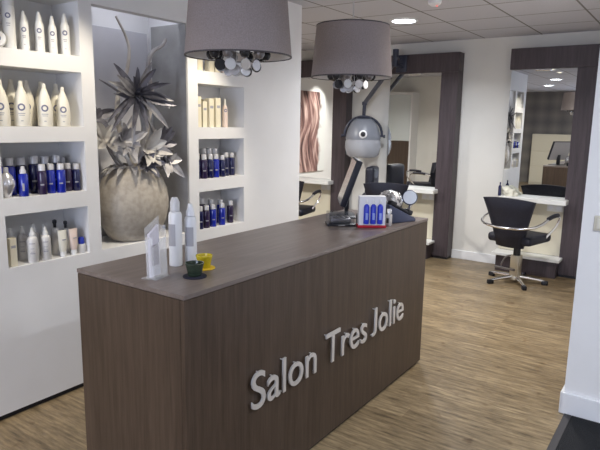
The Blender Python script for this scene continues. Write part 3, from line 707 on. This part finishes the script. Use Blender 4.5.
# right niches
row([('carton', 2.985, xf, 1.1, F), ('carton', 3.10, xf, 1.1, F), ('carton', 3.16, xf, 1.1, F), ('slim', 3.25, xf, 1, F)], Z1, 'top right niche', 'cartons in the top right niche')
row([('carton', 2.965, xf, 1.12, F), ('carton', 3.03, xf, .95, F), ('carton', 3.095, xf, 1.07, F), ('carton', 3.165, xf, 1.1, F), ('slim', 3.26, xf, .98, F),
     ('carton', 3.06, xk, 1.0, K_), ('carton', 3.13, xk, 1.05, K_)], Z2, 'second right niche', 'cartons in the second right niche')
row([('navy', 2.965, -2.96, 1.08, F), ('plum', 3.015, -2.94, 1.06, F), ('navy', 3.085, -2.945, 1.06, F), ('blue', 3.145, -2.945, 1.05, F), ('navy', 3.22, -2.95, .98, F), ('navy', 3.30, -2.985, 1.08, F), ('navy', 3.365, -2.985, 1.06, F),
     ('plum', 3.01, -3.03, 1.3, K_), ('navy', 3.10, -3.03, 1.3, K_), ('navy', 3.16, -3.03, 1.3, K_), ('plum', 3.22, -3.03, 1.28, K_)], Z3, 'third right niche', 'blue bottles in the third right niche')
row([('navy', 2.98, -2.95, 1.02, F), ('plum', 3.045, -2.95, 1.02, F), ('blue', 3.115, -2.95, 1.02, F), ('blue', 3.215, -2.95, 1.02, F), ('plum', 3.33, -2.97, 1.05, F),
     ('plum', 3.00, -3.03, 1.3, K_), ('plum', 3.075, -3.03, 1.3, K_), ('blue', 3.16, -3.015, 1.2, K_), ('blue', 3.27, -3.02, 1.12, K_)], Z4, 'bottom right niche', 'blue bottles in the bottom right niche')

# ------------------------------------------------------------------ big vase + arrangement
VX, VY, VZ = -3.045, 2.462, .8225
M['pot'] = varied('champagne_rough_glaze', (.36, .32, .275), (.46, .42, .365), nscale=30, detail=8, rough=.55, bump=.4, metal=.08, dist=.003)
t = thing('round_vase', 'large round rough champagne-coloured vase in the wall alcove', 'vase', (VX, VY, VZ))
bm = B()
vp = [(0, .0), (.15, .0), (.165, .006), (.205, .05), (.245, .12), (.266, .20), (.268, .26), (.255, .33), (.225, .40), (.185, .455), (.165, .475), (.160, .490), (.150, .490), (.150, .45), (0, .43)]
lathe(bm, vp, 48, sx=.68, sy=.965); obj('vase_body', bm, M['pot'], t, True)
M['silver_leaf'] = varied('silvered_leaf', (.22, .215, .235), (.46, .45, .46), nscale=12, rough=.45, metal=.3)
M['dark_leaf'] = varied('pewter_leaf', (.07, .07, .09), (.20, .195, .23), nscale=12, rough=.42, metal=.3)
M['bleached'] = varied('bleached_driftwood', (.50, .45, .40), (.70, .66, .60), nscale=10, rough=.7)
M['greywood'] = varied('grey_driftwood', (.28, .26, .26), (.42, .40, .39), nscale=10, rough=.7)
M['petal'] = varied('silver_white_petal', (.40, .38, .37), (.66, .64, .60), nscale=10, rough=.5, metal=.1)
def clampx(p):
    p = Vector(p); lim_b, = (-3.25,)
    if p.x < -3.235: p.x = -3.235 + (p.x + 3.235) * .05
    if p.y < 2.125: p.y = 2.125 + (p.y - 2.125) * .1 if p.x < -2.90 else p.y
    return p
def leaf(bm, base, d, length, width, droop=.3, th=.003, n=8, side=None):
    d = Vector(d).normalized(); up = Vector((0, 0, 1))
    s = side or d.cross(up); s = Vector(s)
    if s.length < .05: s = Vector((0, 1, 0))
    s.normalize(); nrm = s.cross(d).normalized(); rings = []
    for k in range(n + 1):
        t_ = k / n; p = Vector(base) + d * length * t_ + Vector((0, 0, -1)) * droop * length * t_ * t_
        w_ = width / 2 * max(.03, math.sin(PI * min(1, t_ * .88 + .10)) ** .8)
        rings.append([clampx(q) for q in (p + s * w_ + nrm * w_ * .35, p - nrm * th * .2, p - s * w_ + nrm * w_ * .35, p - nrm * th * 1.4)])
    R = [[bm.verts.new(q) for q in r] for r in rings]
    for a, b in zip(R, R[1:]):
        for k in range(4): bm.faces.new((a[k], a[(k + 1) % 4], b[(k + 1) % 4], b[k]))
    bm.faces.new(R[0][::-1]); bm.faces.new(R[-1])
arr = thing('dried_flower_arrangement', 'silver and grey dried arrangement with tall driftwood branches, standing in the round vase', 'flower arrangement', (VX, VY, VZ + .44))
def apt(name, bm, m, smooth=True, label=None):
    o = obj(name, bm, m, arr, smooth); o.matrix_parent_inverse = Matrix.Translation(-arr.location)
    if label: o['label'] = label
    return o
CX = -3.03
bm = B(); pts = spline([(CX, 2.46, 1.26), (CX - .02, 2.40, 1.45), (CX - .03, 2.37, 1.62), (CX - .01, 2.37, 1.76), (CX, 2.43, 1.90), (CX, 2.455, 2.03), (CX + .01, 2.42, 2.12), (CX + .03, 2.34, 2.215)], 8)
tube(bm, pts, [.020 - .014 * i / (len(pts) - 1) for i in range(len(pts))], 9); apt('branch', bm, M['bleached'], label='pale curved branch reaching up')
bm = B(); pts = spline([(CX + .02, 2.52, 1.26), (CX, 2.56, 1.45), (CX, 2.60, 1.62), (CX, 2.63, 1.78), (CX, 2.60, 1.92), (CX + .02, 2.62, 2.03), (CX + .03, 2.70, 2.085), (CX + .03, 2.735, 2.13)], 8)
tube(bm, pts, [.018 - .008 * i / (len(pts) - 1) for i in range(len(pts))], 9); apt('branch', bm, M['greywood'], label='grey hooked branch at the right')
bm = B(); pts = spline([(CX + .03, 2.44, 1.26), (CX + .05, 2.36, 1.42), (CX + .06, 2.38, 1.55), (CX + .05, 2.47, 1.66)], 8)
tube(bm, pts, .016, 9); apt('branch', bm, M['bleached'])
bm = B(); pts = spline([(CX + .03, 2.50, 1.26), (CX + .08, 2.60, 1.42), (CX + .07, 2.56, 1.56), (CX + .05, 2.50, 1.70)], 8)
tube(bm, pts, .012, 9); apt('branch', bm, M['greywood'])
# spiky rosette
rc = Vector((-2.93, 2.42, 1.755)); rnd = random.Random(5)
for k in range(28):
    a = 2 * PI * k / 28 + rnd.uniform(-.12, .12)
    L = rnd.uniform(.13, .28)
    # rosette opens towards the room: radiates in the Y-Z plane and leans out
    d = Vector((rnd.uniform(.05, .5), math.cos(a), math.sin(a) * .85 + .1))
    bm = B(); leaf(bm, rc, d, L, rnd.uniform(.032, .05), rnd.uniform(-.1, .35), side=d.cross(Vector((1, 0, 0))))
    apt('spiky_leaf', bm, M['dark_leaf'] if rnd.random() < .65 else M['silver_leaf'])
for k in range(9):
    a = 2 * PI * k / 9; d = Vector((1, .6 * math.cos(a), .6 * math.sin(a)))
    bm = B(); leaf(bm, rc, d, .10, .035, 0); apt('spiky_leaf', bm, M['dark_leaf'])
bm = B(); pts = spline([tuple(rc), (CX + .07, 2.50, 1.55), (CX + .02, 2.49, 1.28)], 6); tube(bm, pts, .022, 9); apt('stem', bm, M['silver_leaf'])
# long side leaf at the upper left
bm = B(); leaf(bm, (CX, 2.43, 1.735), (-.1, -1, .55), .22, .03, .0); apt('spiky_leaf', bm, M['silver_leaf'])
bm = B(); leaf(bm, (CX + .03, 2.44, 1.715), (.1, -1, .40), .16, .028, .1); apt('spiky_leaf', bm, M['silver_leaf'])
# lower flowers with broad petals
def bloom(c, r, n, m, tilt, seed, name='petal'):
    rd = random.Random(seed)
    for k in range(n):
        a = 2 * PI * k / n + rd.uniform(-.15, .15)
        d = (Vector((.25, math.cos(a), math.sin(a))) + Vector(tilt)).normalized()
        bm = B(); leaf(bm, c, d, r * rd.uniform(.7, 1.2), r * .46, rd.uniform(-.1, .3), side=d.cross(Vector((1, 0, .2)))); apt(name, bm, m)
bloom((-2.93, 2.49, 1.42), .145, 11, M['petal'], (.5, 0, .1), 1)
bloom((-2.95, 2.33, 1.47), .13, 10, M['silver_leaf'], (.3, -.1, .2), 2)
bloom((-2.96, 2.61, 1.45), .13, 9, M['dark_leaf'], (.4, .3, .1), 3)
bloom((-3.02, 2.23, 1.48), .15, 6, M['petal'], (.2, -.1, .4), 4)
bloom((-3.06, 2.20, 1.60), .13, 6, M['dark_leaf'], (.1, -.1, .5), 6)
bloom((-2.92, 2.45, 1.34), .12, 7, M['dark_leaf'], (.5, 0, -.1), 8)
bloom((-2.93, 2.62, 1.35), .15, 7, M['silver_leaf'], (.5, .5, -.2), 9, 'leaf')
bm = B()
for p in ((-2.93, 2.49, 1.42), (-2.95, 2.33, 1.47), (-2.96, 2.61, 1.45), (-3.02, 2.23, 1.48), (-3.06, 2.20, 1.60), (-2.92, 2.45, 1.34), (-2.93, 2.62, 1.35)):
    tube(bm, spline([p, ((p[0] + CX) / 2, (p[1] + 2.475) / 2, 1.33), (CX - .01, 2.475, 1.265)], 5), .008, 7)
apt('stem', bm, M['greywood'])
for k in range(12):
    a = 2 * PI * k / 12; bm = B(); leaf(bm, (-3.02 + .03 * math.cos(a), 2.475 + .1 * math.sin(a), 1.30), (.8 * math.cos(a) + .2, 1.2 * math.sin(a), .25), .17, .045, .45); apt('leaf', bm, M['silver_leaf'] if k % 2 else M['petal'])

# ------------------------------------------------------------------ things on the desk
TZ = 1.0005
M['acryl'] = mat('clear_acrylic', (.92, .94, .98), .05, 0, .5, alpha=.22)
M['paper'] = mat('lilac_white_paper', (.66, .64, .72), .6)
M['paper2'] = mat('photo_print_grey', (.30, .27, .32), .5)
t = thing('leaflet_holder', 'clear acrylic leaflet holder with folded leaflets on the near desk end', 'leaflet holder', (-1.69, 1.455, TZ), math.radians(104))
# local: x along width, y back
bm = B(); lean = Matrix.Rotation(math.radians(-1.5), 4, 'X')
bbox(bm, -.045, .045, .000, .003, .004, .235, .0008, 1, lean)
bbox(bm, -.045, .045, -.030, -.027, .004, .16, .0008, 1, lean)
bbox(bm, -.045, -.042, -.030, .003, .004, .20, .0008, 1, lean); bbox(bm, .042, .045, -.030, .003, .004, .20, .0008, 1, lean)
bbox(bm, -.045, .045, -.04, .03, 0, .003, .0008, 1)
for v in bm.verts:
    if v.co.z > .1 and v.co.x < 0: v.co.z -= .035
obj('acrylic_stand', bm, M['acryl'], t)
bm = B(); bbox(bm, -.040, .022, -.014, -.004, .008, .205, .001, 1, lean); 
for v in bm.verts:
    if v.co.z > .1 and v.co.x < 0: v.co.z -= .03
lf = obj('leaflet_stack', bm, M['paper'], t)
bm = B(); box(bm, -.032, .014, -.0148, -.0142, .05, .13, lean); obj('printed_picture', bm, M['paper2'], lf)
def can(x, y, h, r, label, tilt, nozzle):
    t = thing('hair_spray_can', label, 'spray can', (x, y, TZ))
    bm = B(); lathe(bm, [(0, 0), (r, 0), (r + .001, .004), (r + .001, h * .74), (r - .002, h * .78), (r * .62, h * .80), (0, h * .80)], 28); obj('can_body', bm, M['white_can'], t, True)
    bm = B()
    if nozzle: lathe(bm, [(0, h * .801), (r * .78, h * .801), (r * .74, h * .87), (r * .50, h * .93), (r * .36, h), (0, h)], 22)
    else: lathe(bm, [(0, h * .801), (r * .74, h * .801), (r * .74, h * .93), (r * .58, h * .97), (r * .42, h), (0, h)], 22)
    obj('can_cap', bm, M['clear_cap'] if not nozzle else M['white_can'], t, True)
    bm = B(); patch(bm, r + .001, h * .30, h * .62, tilt, r * 1.5); obj('grey_label', bm, M['label_grey'], t, True)
    return t
M['white_can'] = mat('white_can', (.76, .77, .80), .3)
M['label_grey'] = mat('grey_label', (.40, .40, .44), .5)
M['clear_cap'] = mat('frosted_cap', (.68, .68, .70), .2, alpha=.85)
can(-1.765, 1.637, .288, .0265, 'taller white hair spray can on the desk, left one of the two', math.atan2(-1, .1), False)
can(-1.745, 1.705, .256, .0245, 'shorter white spray can with pointed nozzle on the desk, right one of the two', math.atan2(-1, .6), True)
def votive(x, y, glass, pad, label_g, label_c, s=1.):
    t = thing('coaster', label_c, 'coaster', (x, y, TZ))
    bm = B(); lathe(bm, [(0, 0), (.046 * s, 0), (.047 * s, .002), (.046 * s, .004), (0, .004)], 36); obj('coaster_pad', bm, pad, t, True)
    t = thing('glass_votive', label_g, 'candle holder', (x, y, TZ + .0045))
    bm = B(); lathe(bm, [(0, 0), (.024 * s, 0), (.027 * s, .004), (.0345 * s, .042), (.0365 * s, .046), (.0365 * s, .052), (.0335 * s, .052), (.031 * s, .040), (.024 * s, .010), (0, .008)], 32); obj('glass_cup', bm, glass, t, True)
    bm = B(); lathe(bm, [(0, .0085), (.019, .0085), (.019, .024), (0, .024)], 24); obj('tea_light', bm, M['white_pl'], t, True)
g1 = mat('dark_green_glass', (.05, .075, .05), .06, 0, .6, trans=.35)
g2 = mat('yellow_glass', (.75, .62, .03), .06, 0, .6, trans=.35)
votive(-1.573, 1.555, g1, M['navy_pad'] if 'navy_pad' in M else mat('navy_felt', (.008, .010, .03), .8), 'dark green glass votive on a black coaster near the desk corner', 'round black coaster beneath the dark green votive')
votive(-1.635, 1.672, g2, mat('yellow_felt', (.75, .50, .02), .7), 'yellow glass votive behind the dark green one', 'round yellow coaster beneath the yellow votive', .95)

# monitor
t = thing('computer_monitor', 'slim dark computer monitor seen edge-on at the far end of the desk', 'monitor', (-1.90, 3.22, TZ), math.radians(123.5))
# local: x = width direction, -y = screen normal side
tl = Matrix.Translation((0, 0, .085)) @ Matrix.Rotation(math.radians(19), 4, 'X')
bm = B(); bbox(bm, -.19, .19, -.016, .022, 0, .305, .006, 2, tl); mon = obj('screen_housing', bm, M['leather'], t, True)
bm = B(); bbox(bm, -.178, .178, .0222, .0228, .014, .292, .0002, 1, tl); obj('screen', bm, mat('screen_sheen_glow', (.03, .035, .05), .1, emit=(.75, .68, .62), estr=.22), t)  # faint emission stands in for pale light reflected on the screen
bm = B(); bbox(bm, -.186, .186, -.0175, -.0162, .004, .301, .0003, 1, tl); obj('rear_cover', bm, mat('silver_cover', (.30, .29, .30), .35, .2), t)
bm = B(); bbox(bm, -.03, .03, -.045, -.02, .008, .20, .004); bbox(bm, -.10, .10, -.09, .075, 0, .010, .004); obj('stand', bm, M['black'], t, True)
# receipt/card terminal under a clear cover
t = thing('card_terminal', 'black card terminal base with clear cover on the far desk part', 'card terminal', (-1.735, 2.93, TZ), math.radians(40))
bm = B(); bbox(bm, -.085, .085, -.06, .06, 0, .014, .004); bt = obj('terminal_base', bm, M['black'], t, True)
bm = B(); box(bm, -.02, .02, -.0606, -.0601, .005, .009); obj('badge', bm, M['silver'], bt)
bm = B(); bbox(bm, -.078, .078, -.054, .054, .0145, .078, .004); obj('clear_cover', bm, mat('smoky_cover', (.10, .11, .13), .25, 0, .3, alpha=.22), t, True)
bm = B(); bbox(bm, -.06, .06, -.04, .04, .0146, .045, .006)
for i in range(4):
    for j in range(3): bbox(bm, -.05 + i * .026, -.03 + i * .026, -.03 + j * .022, -.014 + j * .022, .0455, .051, .002)
obj('keypad', bm, M['dsteel'], t, True)
t = thing('card_reader', 'small black card reader with a green light beside the terminal', 'card reader', (-1.66, 3.045, TZ), math.radians(35))
bm = B(); bbox(bm, -.025, .025, -.03, .03, 0, .06, .006); obj('reader_body', bm, M['black'], t, True)
bm = B(); box(bm, -.010, .010, -.0308, -.0302, .035, .045); obj('reader_light', bm, mat('green_led', (.1, .5, .35), .4, emit=(.2, .9, .6), estr=.6), t)
# display card with three blue bottles
t = thing('product_display', 'white counter display with three blue bottles and a red foot', 'product display', (-1.555, 2.985, TZ), math.radians(37))
bm = B(); bbox(bm, -.078, .078, -.03, .03, .012, .185, .002); dc = obj('display_card', bm, mat('white_card', (.72, .72, .76), .5), t)
bm = B(); bbox(bm, -.084, .084, -.035, .035, 0, .0155, .003); obj('red_foot', bm, mat('red_plastic', (.45, .01, .03), .4), t)
for x in (-.035, .005, .045):
    bm = B(); lathe(bm, [(0, .025), (.0155, .025), (.0165, .03), (.0165, .122), (.013, .134), (.006, .140), (0, .141)], 20, c=(x, -.034, 0)); bo = obj('blue_bottle', bm, mat('display_blue', (.02, .04, .50), .25), t, True)
    bm = B(); tube(bm, [(x, -.034, .1412), (x, -.034, .165)], [.005, .004], 10); obj('bottle_nozzle', bm, M['white_pl'], bo, True)
    bm = B(); 
    V = []
    for z in (.05, .09):
        V.append([bm.verts.new((x + .0169 * math.cos(a), -.034 + .0169 * math.sin(a), z)) for a in [math.radians(-90 + q) for q in (-25, -12, 0, 12, 25)]])
    for k in range(4): bm.faces.new((V[0][k], V[0][k + 1], V[1][k + 1], V[1][k]))
    obj('bottle_label', bm, mat('pale_blue_print', (.25, .32, .70), .5), bo)
# small clear glass bottle
t = thing('glass_bottle', 'small clear glass bottle right of the white display', 'bottle', (-1.487, 3.08, TZ))
bm = B(); bbox(bm, -.016, .016, -.016, .016, 0, .072, .004); gb = obj('bottle_body', bm, mat('pale_glass', (.62, .60, .60), .08, .0, .8, trans=.4), t, True)
bm = B(); lathe(bm, [(0, .0722), (.010, .0722), (.010, .078), (.015, .080), (.015, .10), (.012, .104), (0, .104)], 18); obj('stopper', bm, M['silver'], t, True)
bm = B(); box(bm, -.008, .008, -.0168, -.0163, .02, .05); obj('bottle_label', bm, M['black'], t)
# desk phone / wedge
M['phone'] = mat('blue_grey_phone', (.05, .06, .11), .4)
t = thing('desk_phone', 'blue-grey wedge-shaped desk phone at the far desk corner', 'phone', (-1.535, 3.27, TZ), math.radians(68))
bm = B()
V = [bm.verts.new(p) for p in ((-.11, -.07, 0), (.11, -.07, 0), (.11, .07, 0), (-.11, .07, 0), (-.11, -.07, .12), (.11, -.07, .018), (.11, .07, .018), (-.11, .07, .12))]
for f in ((0, 3, 2, 1), (4, 5, 6, 7), (0, 1, 5, 4), (1, 2, 6, 5), (2, 3, 7, 6), (3, 0, 4, 7)): bm.faces.new([V[i] for i in f])
bev(bm, .006); obj('phone_body', bm, M['phone'], t, True)
sl = Matrix.Translation((0, -.035, .0705)) @ Matrix.Rotation(math.atan2(.102, .22), 4, 'Y')
bm = B(); bbox(bm, -.10, .09, -.022, .022, .003, .022, .008, 3, sl); bbox(bm, -.10, -.055, -.024, .024, .003, .034, .008, 3, sl); bbox(bm, .05, .095, -.024, .024, .003, .034, .008, 3, sl); obj('handset', bm, M['black'], t, True)
bm = B()
sk = Matrix.Translation((0, .028, .0705)) @ Matrix.Rotation(math.atan2(.102, .22), 4, 'Y')
for i in range(4):
    for j in range(3): bbox(bm, -.02 + i * .022, -.005 + i * .022, -.026 + j * .02, -.012 + j * .02, .0005, .005, .001, 1, sk)
obj('keypad', bm, M['dsteel'], t)
# studded silver bowl and round mirror on a black stand
t = thing('silver_ornament', 'domed studded silver ornament behind the desk phone', 'ornament', (-1.655, 3.435, TZ))
bm = B(); bbox(bm, -.05, .05, -.045, .045, 0, .05, .006); obj('base_block', bm, M['black'], t, True)
bm = B(); lathe(bm, [(0, .0505), (.05, .0505), (.078, .075), (.083, .105), (.07, .14), (.045, .163), (.015, .172), (0, .172)], 26); dome = obj('dome', bm, M['hammered'] if 'hammered' in M else varied('hammered_silver', (.30, .30, .32), (.75, .75, .76), nscale=38, detail=2, rough=.25, bump=.8, metal=.8, dist=.01), t, True)
bm = B()
for k in range(9):
    for j, (rr, zz) in enumerate(((.080, .09), (.079, .122), (.060, .150))):
        a = 2 * PI * (k + .5 * j) / 9; lathe(bm, [(0, -.007), (.007, 0), (0, .007)], 8, c=(rr * math.cos(a), rr * math.sin(a), zz))
obj('studs', bm, M['silver'], dome, True)
t = thing('table_mirror', 'small round tilted table mirror at the far right desk corner', 'mirror', (-1.525, 3.455, TZ))
bm = B(); lathe(bm, [(0, 0), (.035, 0), (.035, .006), (.008, .012), (.006, .05), (0, .05)], 24); obj('mirror_stand', bm, M['black'], t, True)
dv = Vector((.45, -.80, .30)).normalized(); mm = Matrix.Translation((0, 0, .132)) @ dv.to_track_quat('Z', 'Y').to_matrix().to_4x4()
bm = B(); lathe(bm, [(0, -.008), (.046, -.008), (.05, -.004), (.05, .004), (.046, .007), (0, .005)], 32, mx=mm); tube(bm, [(0, 0, .049), (0, 0, .09)], .005, 8); obj('mirror_frame', bm, M['phone'], t, True)
bm = B(); lathe(bm, [(0, .0076), (.044, .0076), (.044, .0085), (0, .0085)], 32, mx=mm); obj('mirror_glass', bm, mat('pale_disc', (.68, .72, .80), .3, .1), t, True)

# ------------------------------------------------------------------ extras at the stations
t = thing('folded_towel', 'crumpled cream towel on the shelf of the right mirror', 'towel', (-1.70, 6.51, .8425))
bm = B(); rnd = random.Random(9)
bmesh.ops.create_icosphere(bm, subdivisions=4, radius=1)
from mathutils import noise
for v in bm.verts:
    n = noise.noise(v.co * 2.2) * .35 + noise.noise(v.co * 5) * .15
    c = v.co * (1 + n); v.co = Vector((c.x * .085, c.y * .048, max(-.0, c.z * .055 + .035 - .03 * v.co.x)))
obj('towel_cloth', bm, mat('cream_terry', (.74, .72, .62), .9), t, True)
t = thing('glass_flacon', 'dark slender bottle at the left end of the right mirror shelf', 'bottle', (-1.785, 6.455, .8425))
bm = B(); lathe(bm, [(0, 0), (.018, 0), (.018, .10), (.007, .12), (.007, .15), (0, .15)], 18); obj('flacon_body', bm, M['navy'], t, True)
# light switch
t = thing('light_switch', 'white wall switch on the white wall end at the right edge', 'switch', (-.385, 3.3595, 1.103))
bm = B(); bbox(bm, -.04, .04, -.010, 0, -.04, .04, .003); sw = obj('switch_plate', bm, mat('switch_white', (.60, .57, .48), .35), t, True)
bm = B(); bbox(bm, -.026, .026, -.015, -.0102, -.028, .028, .003); obj('rocker', bm, mat('switch_rocker', (.70, .68, .60), .3), t, True)
# entrance mat
t = thing('entrance_mat', 'black entrance mat on the floor at the lower right', 'door mat', (.40, 2.55, 0))
bm = B(); bbox(bm, -.83, .85, -.80, .775, .0005, .010, .003); obj('mat_pile', bm, varied('black_mat_pile', (.003, .0035, .005), (.008, .009, .012), nscale=180, rough=.95, bump=.5), t)
bm = B()
for a in ((-.87, -.831, -.84, .79), (.851, .89, -.84, .79)): bbox(bm, *a, .0003, .006, .002)
for a in ((-.83, .85, -.84, -.801), (-.83, .85, .776, .79)): bbox(bm, *a, .0003, .006, .002)
obj('mat_border', bm, mat('grey_rubber', (.035, .032, .035), .6), t)

# ------------------------------------------------------------------ seen only in the mirrors
def poster_mat():
    m = mat('hair_photograph', (.5, .4, .35), .45)
    tc = N(m, 'ShaderNodeTexCoord')
    # strands follow a swaying line: y + sway(z), stretched along z
    s0 = N(m, 'ShaderNodeSeparateXYZ'); LK(m, tc.outputs['Object'], s0.inputs[0])
    zz = N(m, 'ShaderNodeMath', operation='MULTIPLY'); zz.inputs[1].default_value = 5.5; LK(m, s0.outputs['Z'], zz.inputs[0])
    sn = N(m, 'ShaderNodeMath', operation='SINE'); LK(m, zz.outputs[0], sn.inputs[0])
    ya_ = N(m, 'ShaderNodeMath', operation='MULTIPLY_ADD'); ya_.inputs[1].default_value = .075; LK(m, sn.outputs[0], ya_.inputs[0]); LK(m, s0.outputs['Y'], ya_.inputs[2])
    cb = N(m, 'ShaderNodeCombineXYZ'); LK(m, ya_.outputs[0], cb.inputs['Y']); LK(m, s0.outputs['Z'], cb.inputs['Z'])
    mp = N(m, 'ShaderNodeMapping'); mp.inputs['Scale'].default_value = (1, 9, 1.3); LK(m, cb.outputs[0], mp.inputs['Vector'])
    n1 = N(m, 'ShaderNodeTexNoise'); n1.inputs['Scale'].default_value = 1.5; n1.inputs['Detail'].default_value = 5; n1.inputs['Distortion'].default_value = .4; LK(m, mp.outputs['Vector'], n1.inputs['Vector'])
    cr = N(m, 'ShaderNodeValToRGB'); e = cr.color_ramp.elements
    e[0].position = .34; e[0].color = (.05, .028, .03, 1); e[1].position = .70; e[1].color = (.76, .58, .53, 1); x = e.new(.50); x.color = (.27, .15, .14, 1)
    LK(m, n1.outputs['Fac'], cr.inputs['Fac'])
    # pale background beside a wavy hair outline
    sp = N(m, 'ShaderNodeSeparateXYZ'); LK(m, tc.outputs['Object'], sp.inputs[0])
    nz = N(m, 'ShaderNodeTexNoise'); nz.inputs['Scale'].default_value = 3.2; LK(m, tc.outputs['Object'], nz.inputs['Vector'])
    ad = N(m, 'ShaderNodeMath', operation='MULTIPLY_ADD'); ad.inputs[1].default_value = .5; LK(m, nz.outputs['Fac'], ad.inputs[0]); LK(m, sp.outputs['Y'], ad.inputs[2])
    th = N(m, 'ShaderNodeMapRange'); th.inputs['From Min'].default_value = -.20; th.inputs['From Max'].default_value = -.12; LK(m, ad.outputs[0], th.inputs['Value'])
    mx = N(m, 'ShaderNodeMix', data_type='RGBA'); LK(m, th.outputs['Result'], mx.inputs['Factor']); LK(m, cr.outputs['Color'], mx.inputs['B']); mx.inputs['A'].default_value = (.78, .80, .80, 1)
    LK(m, mx.outputs['Result'], bsdf(m).inputs['Base Color'])
    return m
t = thing('wall_poster', 'large poster of flowing auburn hair, seen in the far left mirror', 'poster', (-5.998, 4.40, 1.45))
bm = B(); bbox(bm, 0, .02, -.62, .62, -.75, .72, .002); obj('poster_print', bm, poster_mat(), t)
downlight(-5.55, 4.0, 60, (1, .95, .85), 'small spotlight above the hair poster, seen in the mirrors', r=.035, warm=True, spot=70, aim=(-6, 4.1, 1.6))
t = thing('tall_cupboard', 'tall cupboard with pale upper and dark lower door, reflected in the middle mirror', 'cupboard', (-5.25, 1.751, 0))
bm = B(); box(bm, -.30, .30, 0, .35, 0, 2.25); obj('cupboard_body', bm, M['wall'], t)
bm = B(); bbox(bm, -.27, .27, .3505, .37, 1.27, 2.2, .003); obj('upper_door', bm, mat('frosted_door', (.58, .62, .63), .4), t)
bm = B(); bbox(bm, -.27, .27, .3505, .37, .08, 1.265, .003); obj('lower_door', bm, M['desk'], t)
t = thing('storage_cabinet', 'cream storage cabinet against the patterned wall, reflected in the right mirror', 'cabinet', (-3.45, -4.298, 0))
bm = B(); bbox(bm, -.5, .5, 0, .40, 0, 1.40, .003); obj('cabinet_body', bm, M['cream'], t)
for z0, z1 in ((.05, .5), (.52, .92), (.94, 1.36)):
    bm = B(); bbox(bm, -.48, .48, .4005, .418, z0, z1, .003); obj('drawer_front', bm, M['cream'], t)

# ------------------------------------------------------------------ camera
yaw, pit, rol, f = 6.05362875e-01, 1.76434277e-01, 1.68903278e-02, 573.35
fw = Vector((-math.sin(yaw) * math.cos(pit), math.cos(yaw) * math.cos(pit), -math.sin(pit)))
rt = fw.cross(Vector((0, 0, 1))).normalized(); up = rt.cross(fw)
r2 = rt * math.cos(rol) + up * math.sin(rol); u2 = -rt * math.sin(rol) + up * math.cos(rol)
cd = bpy.data.cameras.new('camera'); cd.sensor_width = 36; cd.lens = f / 600 * 36; cd.clip_start = .02
cam = bpy.data.objects.new('camera', cd); COL.objects.link(cam)
cam.matrix_world = Matrix(((r2.x, u2.x, -fw.x, 0), (r2.y, u2.y, -fw.y, 0), (r2.z, u2.z, -fw.z, 1.6), (0, 0, 0, 1)))
SC.camera = cam
vs = SC.view_settings; vs.view_transform = 'Standard'; vs.look = 'None'; vs.gamma = 1; vs.use_curve_mapping = False; vs.exposure = 0.0
SC.cycles.use_denoising = True
SC.cycles.max_bounces = 8
SC.cycles.sample_clamp_indirect = 6
